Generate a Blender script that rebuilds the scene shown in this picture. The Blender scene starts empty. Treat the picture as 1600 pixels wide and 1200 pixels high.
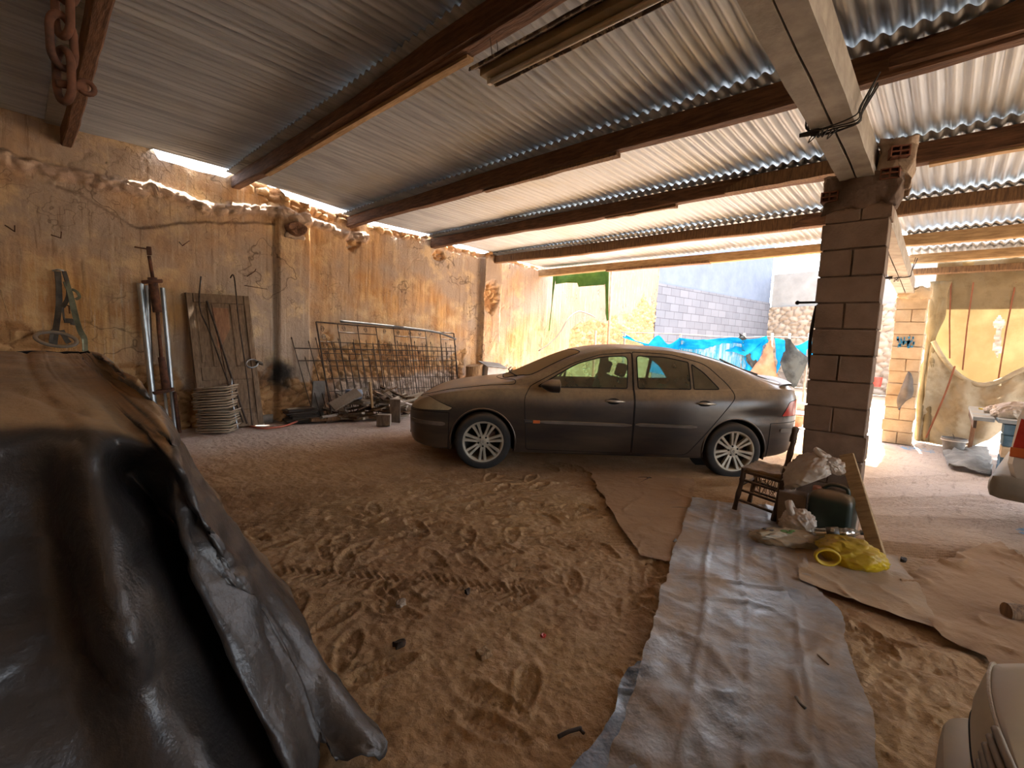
import bpy, bmesh, math, random
import numpy as np
from mathutils import Vector, Matrix, Euler
random.seed(7)
rng = np.random.RandomState(11)
scn = bpy.context.scene
COL = scn.collection
PI = math.pi

# ------------------------------------------------------------------ camera
FPX = 726.0
EYE = np.array([0.0, 0.0, 1.37])
def _ray(px, py):
    return np.array([px - 800.0, -(py - 600.0), -FPX]) / FPX
_a = _ray(1485, 565); _a /= np.linalg.norm(_a)
_b = _ray(25, 500); _b -= _a * (_a @ _b); _b /= np.linalg.norm(_b)
RW = np.array([_a, _b, np.cross(_a, _b)])
cam_d = bpy.data.cameras.new('camera')
cam_d.sensor_width = 36.0
cam_d.sensor_fit = 'HORIZONTAL'
cam_d.lens = 36.0 * FPX / 1600.0
cam_d.clip_start = 0.02
cam = bpy.data.objects.new('camera', cam_d)
COL.objects.link(cam)
mw = Matrix.Identity(4)
for i in range(3):
    for j in range(3):
        mw[i][j] = RW[i, j]
    mw[i][3] = EYE[i]
cam.matrix_world = mw
scn.camera = cam

# measuring helpers: a pixel of the 1600x1200 photograph to a point of the place
def G(px, py, z=0.0):
    d = RW @ _ray(px, py); t = (z - EYE[2]) / d[2]; return Vector(d * t + EYE)
def WY(px, py, y):
    d = RW @ _ray(px, py); t = y / d[1]; return Vector(d * t + EYE)
def WX(px, py, x):
    d = RW @ _ray(px, py); t = x / d[0]; return Vector(d * t + EYE)

# ------------------------------------------------------------------ daylight
scn.view_settings.view_transform = 'Standard'
scn.view_settings.look = 'None'
scn.view_settings.gamma = 1.0
scn.view_settings.use_curve_mapping = False
scn.view_settings.exposure = 2.42
SUN_DIR = Vector((0.45, 0.06, 0.89)).normalized()   # towards the sun
world = bpy.data.worlds.new('sky'); scn.world = world; world.use_nodes = True
wn = world.node_tree; wn.nodes.clear()
wo = wn.nodes.new('ShaderNodeOutputWorld'); wb = wn.nodes.new('ShaderNodeBackground')
sky = wn.nodes.new('ShaderNodeTexSky'); sky.sky_type = 'NISHITA'; sky.sun_disc = False
sky.sun_elevation = math.asin(SUN_DIR.z); sky.sun_rotation = math.atan2(SUN_DIR.x, SUN_DIR.y)
sky.air_density = 1.0; sky.dust_density = 2.5; sky.ozone_density = 1.0
hs = wn.nodes.new('ShaderNodeHueSaturation'); hs.inputs['Saturation'].default_value = 0.45
wn.links.new(sky.outputs[0], hs.inputs['Color']); wn.links.new(hs.outputs[0], wb.inputs[0])
wb.inputs[1].default_value = 0.42
wn.links.new(wb.outputs[0], wo.inputs[0])
sun_d = bpy.data.lights.new('sun', 'SUN'); sun_d.energy = 9.0; sun_d.angle = 0.01; sun_d.color = (1.0, 0.94, 0.84)
sun = bpy.data.objects.new('sun', sun_d); COL.objects.link(sun)
sun.rotation_euler = SUN_DIR.to_track_quat('Z', 'Y').to_euler()

# ------------------------------------------------------------------ numpy noise
def _h(ix, iy, s):
    n = (ix.astype(np.int64) * 374761393 + iy.astype(np.int64) * 668265263 + s * 1442695041) & 0xffffffff
    n = ((n ^ (n >> 13)) * 1274126177) & 0xffffffff
    n = (n ^ (n >> 16)) & 0xffffff
    return n / float(0xffffff)
def vn(x, y, s=0):
    x = np.asarray(x, float); y = np.asarray(y, float)
    ix = np.floor(x); iy = np.floor(y); fx = x - ix; fy = y - iy
    fx = fx * fx * (3 - 2 * fx); fy = fy * fy * (3 - 2 * fy)
    a = _h(ix, iy, s); b = _h(ix + 1, iy, s); c = _h(ix, iy + 1, s); d = _h(ix + 1, iy + 1, s)
    return (a * (1 - fx) + b * fx) * (1 - fy) + (c * (1 - fx) + d * fx) * fy
def fbm(x, y, s=0, o=4):
    r = 0; a = .5; t = 0
    x = np.asarray(x, float); y = np.asarray(y, float)
    for i in range(o):
        r = r + a * vn(x, y, s + i * 7); t += a; a *= .5; x = x * 2.03 + 5.1; y = y * 2.03 + 1.7
    return r / t
def worley(x, y, s=0):
    ix = np.floor(x); iy = np.floor(y)
    f1 = np.full(x.shape, 9.0); f2 = np.full(x.shape, 9.0); cid = np.zeros(x.shape)
    for dx in (-1, 0, 1):
        for dy in (-1, 0, 1):
            cx = ix + dx; cy = iy + dy
            px = cx + _h(cx, cy, s); py = cy + _h(cx, cy, s + 3)
            d = np.hypot(x - px, y - py); c = _h(cx, cy, s + 9)
            m = d < f1
            f2 = np.where(m, f1, np.minimum(f2, d)); cid = np.where(m, c, cid); f1 = np.where(m, d, f1)
    return f1, f2, cid
def sm(a, b, x):
    t = np.clip((np.asarray(x, float) - a) / (b - a), 0, 1); return t * t * (3 - 2 * t)

# ------------------------------------------------------------------ scene graph helpers
def tag(o, label=None, cat=None, group=None, kind=None):
    if label: o['label'] = label
    if cat: o['category'] = cat
    if group: o['group'] = group
    if kind: o['kind'] = kind
    return o
def thing(name, label, cat, loc=(0, 0, 0), rz=0.0, group=None, rot=None):
    o = bpy.data.objects.new(name, None); COL.objects.link(o)
    o.empty_display_size = .1
    o.location = loc; o.rotation_euler = rot if rot is not None else (0, 0, rz)
    return tag(o, label, cat, group)
def mat_of(o):
    m = Matrix.LocRotScale(o.location, o.rotation_euler, o.scale)
    return mat_of(o.parent) @ m if o.parent else m
def copy_tree(o, parent=None):
    c = o.copy(); COL.objects.link(c); c.parent = parent
    for ch in [x for x in COL.objects if x.parent == o]:
        copy_tree(ch, c)
    return c
def T(loc=(0, 0, 0), rot=(0, 0, 0), sc=(1, 1, 1)):
    return Matrix.LocRotScale(Vector(loc), Euler(rot), Vector(sc))
def frame(p, q, roll=0.0):
    """matrix at p whose z axis points to q"""
    d = (Vector(q) - Vector(p)).normalized()
    m = d.to_track_quat('Z', 'Y').to_matrix().to_4x4() @ Matrix.Rotation(roll, 4, 'Z')
    m.translation = Vector(p); return m
def spline(pts, n=6, closed=False):
    P = [Vector(p) for p in pts]; out = []; N = len(P)
    segs = N if closed else N - 1
    for i in range(segs):
        if closed: p0, p1, p2, p3 = P[(i - 1) % N], P[i], P[(i + 1) % N], P[(i + 2) % N]
        else: p0, p1, p2, p3 = P[max(i - 1, 0)], P[i], P[i + 1], P[min(i + 2, N - 1)]
        for k in range(n):
            t = k / n
            out.append(.5 * ((2 * p1) + (p2 - p0) * t + (2 * p0 - 5 * p1 + 4 * p2 - p3) * t * t + (3 * p1 - p0 - 3 * p2 + p3) * t ** 3))
    if not closed: out.append(P[-1].copy())
    return out
class MB:
    def __init__(s): s.bm = bmesh.new()
    def box(s, c, size, rot=(0, 0, 0), m=None, jit=0.0, bev=0.0):
        t = bmesh.new(); bmesh.ops.create_cube(t, size=1.0)
        bmesh.ops.scale(t, vec=size, verts=t.verts)
        if bev > 0: bmesh.ops.bevel(t, geom=t.edges[:], offset=bev, segments=2, profile=.6, affect='EDGES')
        if jit:
            for v in t.verts: v.co += Vector([random.uniform(-jit, jit) for _ in range(3)])
        M_ = T(c, rot)
        if m is not None: M_ = m @ M_
        t.transform(M_); s.add(t); return s
    def add(s, t):
        me = bpy.data.meshes.new('t'); t.to_mesh(me); t.free(); s.bm.from_mesh(me); bpy.data.meshes.remove(me)
    def tube(s, pts, r, seg=8, closed=False, cap=True, flat=None):
        P = [Vector(p) for p in pts]; n = len(P)
        rs = r if isinstance(r, (list, tuple)) else [r] * n
        rings = []; up = None
        for i in range(n):
            if closed: d = P[(i + 1) % n] - P[i - 1]
            else: d = P[min(i + 1, n - 1)] - P[max(i - 1, 0)]
            if d.length < 1e-9: d = Vector((0, 0, 1))
            d.normalize()
            if up is None:
                up = Vector((0, 0, 1)) if abs(d.z) < .9 else Vector((1, 0, 0))
            x = up - d * up.dot(d)
            if x.length < 1e-6: x = d.orthogonal()
            x.normalize(); up = x; y = d.cross(x)
            fl = flat or (1, 1)
            rings.append([s.bm.verts.new(P[i] + (x * math.cos(2 * PI * k / seg) * fl[0] + y * math.sin(2 * PI * k / seg) * fl[1]) * rs[i]) for k in range(seg)])
        m = n if closed else n - 1
        for i in range(m):
            a = rings[i]; b = rings[(i + 1) % n]
            for k in range(seg):
                s.bm.faces.new((a[k], a[(k + 1) % seg], b[(k + 1) % seg], b[k]))
        if cap and not closed:
            s.bm.faces.new(rings[0][::-1]); s.bm.faces.new(rings[-1])
        return s
    def loft(s, rings, cap=True, closed=True):
        R = [[s.bm.verts.new(p) for p in r] for r in rings]; n = len(R[0])
        for i in range(len(R) - 1):
            for k in range(n if closed else n - 1):
                s.bm.faces.new((R[i][k], R[i][(k + 1) % n], R[i + 1][(k + 1) % n], R[i + 1][k]))
        if cap and closed:
            s.bm.faces.new(R[0][::-1]); s.bm.faces.new(R[-1])
        return s
    def lathe(s, prof, m=None, seg=24):
        """prof: (radius, z) list"""
        M_ = m or Matrix.Identity(4)
        rings = [[M_ @ Vector((r * math.cos(2 * PI * k / seg), r * math.sin(2 * PI * k / seg), z)) for k in range(seg)] for r, z in prof]
        return s.loft(rings, cap=True)
    def prism(s, poly, h, m=None):
        M_ = m or Matrix.Identity(4)
        return s.loft([[M_ @ Vector((x, y, 0)) for x, y in poly], [M_ @ Vector((x, y, h)) for x, y in poly]])
    def grid(s, rows):
        R = [[s.bm.verts.new(p) for p in r] for r in rows]
        for i in range(len(R) - 1):
            for k in range(len(R[0]) - 1):
                s.bm.faces.new((R[i][k], R[i][k + 1], R[i + 1][k + 1], R[i + 1][k]))
        return s
    def build(s, name, mat, parent=None, smooth=False, world=False, solid=0.0, angle=None):
        bmesh.ops.recalc_face_normals(s.bm, faces=s.bm.faces)
        me = bpy.data.meshes.new(name); s.bm.to_mesh(me); s.bm.free()
        if world and parent is not None: me.transform(mat_of(parent).inverted())
        if smooth: me.polygons.foreach_set('use_smooth', [True] * len(me.polygons))
        if smooth and angle:
            try: me.set_sharp_from_angle(angle=math.radians(angle))
            except Exception: pass
        me.materials.append(mat)
        o = bpy.data.objects.new(name, me); COL.objects.link(o)
        if parent is not None: o.parent = parent
        if solid:
            md = o.modifiers.new('thickness', 'SOLIDIFY'); md.thickness = solid; md.offset = 0
        return o
def struct(name, mb, mat, **k):
    o = mb.build(name, mat, **k); o['kind'] = 'structure'; return o
def grid_mesh(name, P, mat, attrs=None, smooth=True, parent=None, keep=None):
    """P: (n,m,3) array"""
    n, m, _ = P.shape
    idx = np.arange(n * m).reshape(n, m)
    f = np.stack([idx[:-1, :-1], idx[:-1, 1:], idx[1:, 1:], idx[1:, :-1]], -1).reshape(-1, 4)
    if keep is not None: f = f[keep.reshape(-1)]
    me = bpy.data.meshes.new(name)
    me.vertices.add(n * m); me.vertices.foreach_set('co', P.reshape(-1).astype(np.float32))
    me.loops.add(f.size); me.loops.foreach_set('vertex_index', f.reshape(-1).astype(np.int32))
    me.polygons.add(len(f)); me.polygons.foreach_set('loop_start', (np.arange(len(f)) * 4).astype(np.int32))
    me.update(calc_edges=True); me.validate()
    if smooth: me.polygons.foreach_set('use_smooth', [True] * len(me.polygons))
    for k, v in (attrs or {}).items():
        a = me.attributes.new(k, 'FLOAT', 'POINT'); a.data.foreach_set('value', v.reshape(-1).astype(np.float32))
    me.materials.append(mat)
    o = bpy.data.objects.new(name, me); COL.objects.link(o)
    if parent is not None: o.parent = parent
    return o

# ------------------------------------------------------------------ materials
def lin(c):
    if isinstance(c, str):
        c = tuple(int(c[i:i + 2], 16) / 255 for i in (0, 2, 4))
    return tuple(((x / 12.92) if x <= .04045 else ((x + .055) / 1.055) ** 2.4) for x in c[:3]) + (1.0,)
class NT:
    def __init__(s, name):
        s.mat = bpy.data.materials.new(name); s.mat.use_nodes = True
        s.t = s.mat.node_tree; s.t.nodes.clear()
        s.out = s.n('OutputMaterial'); s.p = s.n('BsdfPrincipled')
        s.t.links.new(s.p.outputs[0], s.out.inputs[0])
        s.tc = s.n('TexCoord')
    def n(s, k, **kw):
        x = s.t.nodes.new('ShaderNode' + k)
        for a, b in kw.items(): setattr(x, a, b)
        return x
    def put(s, sock, v):
        if isinstance(v, bpy.types.NodeSocket): s.t.links.new(v, sock)
        else:
            if isinstance(v, str): v = lin(v)
            sock.default_value = v
    def co(s, scale=(1, 1, 1), kind='Object', rot=(0, 0, 0), loc=(0, 0, 0)):
        m = s.n('Mapping'); s.t.links.new(s.tc.outputs[kind], m.inputs[0])
        m.inputs[3].default_value = scale if not isinstance(scale, (int, float)) else (scale,) * 3
        m.inputs[2].default_value = rot; m.inputs[1].default_value = loc
        return m.outputs[0]
    def noise(s, sc=5, det=4, rough=.55, vec=None, dist=0):
        x = s.n('TexNoise'); x.inputs['Scale'].default_value = sc; x.inputs['Detail'].default_value = det
        x.inputs['Roughness'].default_value = rough; x.inputs['Distortion'].default_value = dist
        s.t.links.new(vec if vec is not None else s.co(), x.inputs['Vector']); return x.outputs[0]
    def voro(s, sc=5, vec=None, feature='F1', out=0, rand=1):
        x = s.n('TexVoronoi'); x.feature = feature; x.inputs['Scale'].default_value = sc
        x.inputs['Randomness'].default_value = rand
        s.t.links.new(vec if vec is not None else s.co(), x.inputs['Vector']); return x.outputs[out]
    def attr(s, name):
        x = s.n('Attribute'); x.attribute_name = name; return x.outputs['Fac']
    def ramp(s, f, stops):
        x = s.n('ValToRGB'); s.put(x.inputs[0], f); e = x.color_ramp.elements
        while len(e) < len(stops): e.new(.5)
        for k, (p, c) in enumerate(stops):
            e[k].position = p
            e[k].color = lin(c) if isinstance(c, str) else ((c, c, c, 1) if isinstance(c, (int, float)) else c)
        return x.outputs[0]
    def mix(s, f, a, b, mode='MIX'):
        x = s.n('Mix', data_type='RGBA', blend_type=mode)
        s.put(x.inputs['Factor'], f)
        for q, v in ((6, a), (7, b)):
            s.put(x.inputs[q], v)
        return x.outputs[2]
    def math(s, op, a, b=0.0, clamp=False):
        x = s.n('Math', operation=op); x.use_clamp = clamp; s.put(x.inputs[0], a); s.put(x.inputs[1], b); return x.outputs[0]
    def bump(s, h, st=.5, dist=.01, normal=None):
        x = s.n('Bump'); x.inputs['Strength'].default_value = st; x.inputs['Distance'].default_value = dist
        s.put(x.inputs['Height'], h)
        if normal is not None: s.t.links.new(normal, x.inputs['Normal'])
        return x.outputs[0]
    def upness(s, lo=.3, hi=.9):
        g = s.n('NewGeometry'); z = s.n('SeparateXYZ'); s.t.links.new(g.outputs['Normal'], z.inputs[0])
        m = s.n('MapRange'); m.inputs[1].default_value = lo; m.inputs[2].default_value = hi
        s.t.links.new(z.outputs[2], m.inputs[0]); return m.outputs[0]
    def done(s, col=None, rough=None, metal=None, normal=None, **kw):
        if col is not None: s.put(s.p.inputs['Base Color'], col)
        if rough is not None: s.put(s.p.inputs['Roughness'], rough)
        if metal is not None: s.put(s.p.inputs['Metallic'], metal)
        if normal is not None: s.t.links.new(normal, s.p.inputs['Normal'])
        for k, v in kw.items(): s.put(s.p.inputs[k.replace('_', ' ')], v)
        return s.mat
M = {}
def simple(name, c1, c2, sc=8, rough=.8, metal=0.0, bump=.3, bsc=30, bd=.004, dust=None, det=5, stretch=(1, 1, 1), **kw):
    m = NT(name); v = m.co(stretch)
    col = m.mix(m.ramp(m.noise(sc, det, .6, v), [(.35, 0.0), (.65, 1.0)]), c1, c2)
    if dust:
        col = m.mix(m.math('MULTIPLY', m.upness(.1, .95), m.ramp(m.noise(3, 4), [(.3, .35), (.6, .95)])), col, dust)
    M[name] = m.done(col, rough, metal, m.bump(m.noise(bsc, 5, .6, v), bump, bd), **kw)
    return M[name]
DUST = 'b39a7c'
simple('old_wood', '5e4632', '8a6a48', 6, .85, bump=.6, bsc=9, bd=.01, stretch=(9, 9, 1.2), dust=None)
simple('beam_wood', '523828', '7a583f', 5, .85, bump=.8, bsc=8, bd=.012, stretch=(8, 1.0, 8))
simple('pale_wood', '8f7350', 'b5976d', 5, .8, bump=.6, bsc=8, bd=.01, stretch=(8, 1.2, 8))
simple('grey_wood', '6d6259', '938878', 5, .9, bump=.6, bsc=10, bd=.006, stretch=(6, 6, 1.5), dust='a59a8b')
simple('dark_wood', '3a2a20', '5b4636', 6, .75, bump=.4, bsc=9, bd=.004, stretch=(7, 7, 1.3), dust='9d8468')
simple('rust', '3f2a20', '6d4530', 14, .85, .2, bump=.5, bsc=60, bd=.002)
simple('dark_iron', '2c241f', '55463b', 12, .75, .4, bump=.4, bsc=60, bd=.002)
simple('galvanised', '8e959a', 'b4bcc2', 10, .35, .9, bump=.1, bsc=60, bd=.001, stretch=(1, 1, .3))
simple('black_rubber', '1b1a19', '3c352e', 6, .8, bump=.2, bsc=30, bd=.002, dust='6d5d4b')
simple('leather', '2d2823', '4d453a', 9, .7, bump=.4, bsc=40, bd=.002)
simple('strap_web', '4d4f40', '6b6b56', 9, .9, bump=.4, bsc=70, bd=.002)
simple('white_plastic', 'c9c1b6', 'ded8cd', 5, .5, bump=.4, bsc=18, bd=.008, dust='b79f84')
simple('dark_plastic', '232322', '33322f', 6, .5, bump=.15, bsc=30, bd=.002, dust='7a6a56')
simple('concrete', '8d867c', 'aaa398', 7, .9, bump=.5, bsc=40, bd=.004)
simple('mortar', '8f7c6a', 'b5a18b', 6, .95, bump=1, bsc=22, bd=.012)
simple('stone', '9a8872', 'c9b8a0', 7, .95, bump=.8, bsc=22, bd=.01)
simple('cardboard_white', 'c4bdb2', 'ddd8d0', 6, .7, bump=.2)
simple('red_hose', '9e4a36', 'b86850', 8, .6, bump=.1)
simple('wire_black', '141312', '2a2724', 8, .6, bump=.1)
simple('red_plastic', 'b8382c', 'cc4a3a', 8, .4, bump=.1)
simple('terracotta', 'a4654a', 'c08468', 8, .85, bump=.3)
simple('straw', '6b5238', '94754f', 14, .95, bump=.7, bsc=60, bd=.004)
simple('log_bark', '7d5f42', 'a78862', 8, .9, bump=.8, bsc=10, bd=.012, stretch=(6, 6, 1))
simple('clay_brick', '6e4534', '8a5a45', 9, .9, bump=.5, bsc=30, bd=.003)
# ================================================================== STRUCTURE
simple('plain_plaster', 'a8845c', 'c09c70', 2, .95, bump=.5)
# ---- dirt floor
def floor_h(x, y):
    z = (fbm(x * .6, y * .6, 3, 3) - .5) * .05
    rough = sm(4.6, 2.2, x) * .7 + .3
    z = z + (fbm(x * 5, y * 5, 5, 4) - .5) * .018 * rough
    z = z + (fbm(x * 22, y * 22, 9, 3) - .5) * .018 * rough
    f1, f2, c = worley(x * 9, y * 9, 21)
    z = z + (fbm(x * 48, y * 48, 29, 2) - .5) * .008 * rough
    return z
def build_floor():
    xs = np.concatenate([np.arange(-3, .2, .12), np.arange(.2, 4.6, .0125), np.arange(4.6, 9, .03), np.arange(9, 15.4, .08)])
    ys = np.concatenate([np.arange(-7, -1.0, .08), np.arange(-1.0, 3.6, .0125), np.arange(3.6, 7.7, .03)])
    X, Y = np.meshgrid(xs, ys, indexing='ij')
    Z = floor_h(X, Y)
    r = random.Random(5)
    def local(cx, cy, an):
        dx = X - cx; dy = Y - cy
        return dx * math.cos(an) + dy * math.sin(an), -dx * math.sin(an) + dy * math.cos(an)
    # shoe prints with tread bars
    for k in range(120):
        cx = r.uniform(.9, 4.3); cy = r.uniform(.1, 3.3); an = r.uniform(0, PI)
        x0, x1 = np.searchsorted(xs, [cx - .2, cx + .2]); y0, y1 = np.searchsorted(ys, [cy - .2, cy + .2])
        dx = X[x0:x1, y0:y1] - cx; dy = Y[x0:x1, y0:y1] - cy
        u = dx * math.cos(an) + dy * math.sin(an); v = -dx * math.sin(an) + dy * math.cos(an)
        w_ = .047 + .008 * np.sin(u * 16); m = sm(1.15, .9, np.sqrt((u / .135) ** 2 + (v / w_) ** 2))
        rim = sm(1.55, 1.2, np.sqrt((u / .135) ** 2 + (v / w_) ** 2)) - m
        Z[x0:x1, y0:y1] += -m * .010 + rim * .007 + m * .006 * (np.sin(u * 2 * PI / .026 + np.abs(v) * 60) > 0)
    # chevron tyre tracks across the floor
    for (a, b, wd) in ((G(420, 893), G(640, 905), .16), (G(650, 900), G(840, 926), .15), (G(330, 900), G(450, 915), .12)):
        an = math.atan2(b.y - a.y, b.x - a.x); L = (b - a).length
        u, v = local(a.x, a.y, an)
        m = sm(0, .05, u) * sm(L, L - .05, u) * sm(wd / 2, wd / 2 - .02, np.abs(v))
        Z += m * (-.010 + .012 * (np.sin((u + np.abs(v) * .9) * 2 * PI / .05) > .1))
    for (a, b) in ((G(330, 778), G(1000, 800)), (G(330, 800), G(980, 790)), (G(340, 770), G(900, 760)), (G(330, 815), G(700, 830))):
        an = math.atan2(b.y - a.y, b.x - a.x); u, v = local(a.x, a.y, an)
        vv = v + .05 * np.sin(u * 1.3)
        m = sm(.14, .1, np.abs(vv))
        Z += m * (-.008 + .007 * np.cos(vv * 2 * PI / .045))
    # dug-up ruts to the right of the sheets
    f1, f2, c = worley((X * .8 + Y * .5) * 5, (Y - X * .4) * 2.2, 31)
    rr = sm(.25, -.2, Y) * (sm(5, 2.4, X) * .7 + .3) * sm(10.5, 9, X)
    Z += rr * ((f2 - f1) * .035 - .01)
    grid_floor = np.stack([X, Y, Z], -1)
    m = NT('dirt')
    v = m.co()
    big = m.noise(.7, 4, .6, v); mid = m.noise(5, 5, .6, v); fine = m.noise(45, 4, .7, v)
    col = m.mix(m.ramp(big, [(.38, 0.), (.62, 1.)]), '98714a', 'b08b5e')
    col = m.mix(m.ramp(mid, [(.4, 0.), (.75, .7)]), col, 'bf9c76')
    col = m.mix(m.ramp(fine, [(.3, .5), (.5, 0.)]), col, '6f523c')
    m.mat.node_tree
    pale = m.attr('pale'); blue = m.attr('bluepaint')
    col = m.mix(m.math('MULTIPLY', pale, .75), col, 'b7aaa2')
    col = m.mix(blue, col, '5f93b4')
    col = m.mix(m.math('MULTIPLY', m.ramp(m.noise(5, 5, .7, m.co((.5, 3.2, 1), rot=(0, 0, .5))), [(.56, 0.), (.66, .5)]), m.attr('pale')), col, '5e4a3c')
    h = m.math('ADD', m.math('MULTIPLY', m.noise(38, 5, .7, v), .8), m.math('MULTIPLY', m.voro(26, v), .5))
    m.done(col, .95, 0, m.bump(h, .8, .014))
    pale_a = sm(5.0, 6.6, Y + .5 * (fbm(X * 2, Y * 2, 44) - .5) + .25 * sm(1, 4, X)) + sm(3.6, 6.5, X) * sm(1.0, .0, Y) * .85 + sm(9, 10, X)
    f1, f2, c = worley(X * 1.6, Y * 1.6, 77)
    blue_a = ((c > .62) & (fbm(X * 14, Y * 14, 61) > .53) & (f1 < .34) & (X > 3.6) & (Y < .5)).astype(float) * .75
    o = grid_mesh('floor', grid_floor, m.mat, {'pale': np.clip(pale_a, 0, 1), 'bluepaint': blue_a}); o['kind'] = 'structure'
    return o
build_floor()
def fz(x, y): return float(floor_h(np.array([x]), np.array([y]))[0])
# ground outside, sunlit
simple('yard_dirt', '8d775e', 'a38c72', 2, .95, bump=.7, bsc=9, bd=.03)
struct('ground', MB().box((20, 0, -.09), (60, 70, .1)), M['yard_dirt'])

# ---- left plastered wall
RIDGE = [(-3, 3.08), (-.06, 3.05), (.7, 3.04), (1.31, 3.06), (1.95, 3.03), (2.7, 3.12), (3.86, 3.04)]
def zroof(x): return np.interp(x, [-3.2, -1.3, .45, 2.19, 3.86, 5.57, 7.22, 8.86, 9.7, 10.45, 16], [3.62, 3.58, 3.53, 3.49, 3.33, 3.29, 3.22, 3.17, 3.05, 2.96, 2.6])
def build_wall():
    xs = np.concatenate([np.arange(-3.2, 9.2, .022), np.arange(9.2, 15.1, .035)])
    zs = np.arange(0, 1.0001, 1 / 190.)
    X, K = np.meshgrid(xs, zs, indexing='ij')
    top = np.interp(X, [-3.2, 1.2, 1.3, 2.05, 2.15, 2.75, 2.8, 3.6, 3.75, 4.1, 4.2, 5.3, 5.45, 5.8, 5.9, 6.9, 7.0, 9.0, 9.25, 15.1], [3.74, 3.68, 3.47, 3.45, 3.55, 3.48, 3.38, 3.33, 3.38, 3.38, 3.29, 3.27, 3.34, 3.33, 3.25, 3.22, 3.27, 3.18, 3.9, 4.9])
    top = top + (fbm(X * 3.5, X * 0, 5, 4) - .5) * .05 * (X > 1.1)
    Z = -0.12 + (top + .12) * K
    D = (fbm(X * .8, Z * .8, 2, 3) - .5) * .10 + (fbm(X * 4, Z * 4, 6, 4) - .5) * .018
    f1, f2, cid = worley(X * 6.2 + .8 * (fbm(X * 3, Z * 3, 90) - .5), Z * 9.5 + .8 * (fbm(X * 3, Z * 3, 91) - .5), 15)
    j = np.clip((f2 - f1) * 3, 0, 1)
    n1 = fbm(X * 1.7, Z * 1.7, 33, 5)
    zl = np.interp(X, [-3, -.2, .2, 1.0, 1.6, 2.4, 2.7, 3.25, 3.4, 5.0, 6.4, 6.9, 7.5, 8.2, 9.0, 9.5, 11, 12.2, 12.6, 14.0, 15.1],
                   [1.35, 1.3, 1.05, .95, .55, .7, .95, .55, 1.15, 1.25, 1.0, .45, .3, .6, .8, 1.2, 2.2, 2.0, 2.1, 2.9, 3.1])
    ex = sm(-.03, .05, zl + (n1 - .5) * 1.5 - Z)
    rz = np.interp(X, [p[0] for p in RIDGE], [p[1] for p in RIDGE]) + (fbm(X * 3, X * 0, 8) - .5) * .10
    rband = sm(.10, .03, np.abs(Z - rz) + (fbm(X * 9, Z * 9, 71) - .5) * .10) * (X < 4.2)
    # open rubble near the wall head beyond the first bay
    rub = sm(.0, .1, Z - (top - np.interp(X, [2.2, 2.6, 3.6, 4, 9], [.1, .38, .30, .14, .10])) + (n1 - .5) * .3) * (X > 2.3)
    hole = np.zeros_like(X)
    for (hx, hz, hw, hh) in ((7.11, 2.30, .22, .33), (3.95, 2.98, .12, .2), (5.75, 3.0, .14, .12)):
        hole = np.maximum(hole, sm(1.25, .7, np.sqrt(((X - hx) / hw) ** 2 + ((Z - hz) / hh) ** 2) + (fbm(X * 7, Z * 7, 19) - .5) * .9))
    stone = np.clip(np.maximum.reduce([ex, rband, rub, hole]), 0, 1)
    D = D + stone * (-.035 + j * .055 * (.4 + cid)) - (1 - stone) * 0
    D = D + rband * (.05 + .07 * fbm(X * 8, Z * 8, 50)) - hole * .07
    # below the ridge the render is a coat thicker on the left, scalloped edge
    z2 = rz - .12 - .32 * np.exp(-((X - 1.15) / .42) ** 2) - .10 * fbm(X * 1.2, X * 0, 55)
    D = D - .022 * sm(-.012, .012, z2 - Z) * 0 + .022 * sm(.012, -.012, Z - z2) * (X < 2.7)
    pil = np.maximum(sm(2.70, 2.73, X) * sm(3.22, 3.18, X) * .09, sm(6.86, 6.90, X) * sm(7.45, 7.40, X) * .13)
    D = D + pil
    # a dark chase beside the first pilaster
    D = D - .05 * sm(.03, .015, np.abs(X - 2.68)) * sm(3.05, 3.0, Z)
    # plaster cracks
    cr = np.abs(fbm(X * 1.3, Z * 1.3, 101, 3) - .5); D = D - .012 * sm(.006, .001, cr) * (1 - stone)
    P = np.stack([X, 7.5 - D, Z], -1)
    soot = sm(.55, .0, np.hypot((X - 2.75) / 1.0, (Z - .72) / .9) + (fbm(X * 5, Z * 5, 27) - .5) * .5)
    crack = sm(.030, .006, np.abs(Z - z2)) * (X < 2.7) * (X > .35)
    m = NT('old_plaster'); v = m.co(); vs = m.co((7, 7, .55))
    st = m.noise(1.6, 6, .65, vs); big = m.noise(.55, 4, .6, v); md = m.noise(3, 6, .6, v)
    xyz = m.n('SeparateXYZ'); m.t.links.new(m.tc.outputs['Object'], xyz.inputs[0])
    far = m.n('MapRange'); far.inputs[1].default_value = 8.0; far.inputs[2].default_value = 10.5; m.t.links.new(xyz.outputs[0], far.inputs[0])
    col = m.mix(m.ramp(st, [(.38, 0.), (.62, 1.)]), 'a87a48', 'd0a46c')
    col = m.mix(m.ramp(big, [(.38, 0.), (.56, .85)]), col, 'a3968a')
    col = m.mix(m.ramp(md, [(.52, 0.), (.68, .6)]), col, 'd9bd90')
    col = m.mix(m.math('MULTIPLY', far.outputs[0], .85), col, '94725f')  # far end pinker, and darkened in colour against the bright yard light
    st2 = m.noise(2.6, 5, .7, m.co((9, 9, .35), loc=(5, 2, 1)))
    col = m.mix(m.ramp(st2, [(.55, 0.), (.68, .55)]), col, '6b5138')
    col = m.mix(m.ramp(m.noise(3.2, 5, .7, m.co((8, 8, .4), loc=(1, 7, 3))), [(.56, 0.), (.7, .5)]), col, 'c9bda9')
    col = m.mix(m.ramp(m.noise(16, 5, .75, v), [(.62, 0.), (.72, .5)]), col, '5e432c')
    vc = m.co((1, 1, 1), loc=(2, 3, 4))
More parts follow.
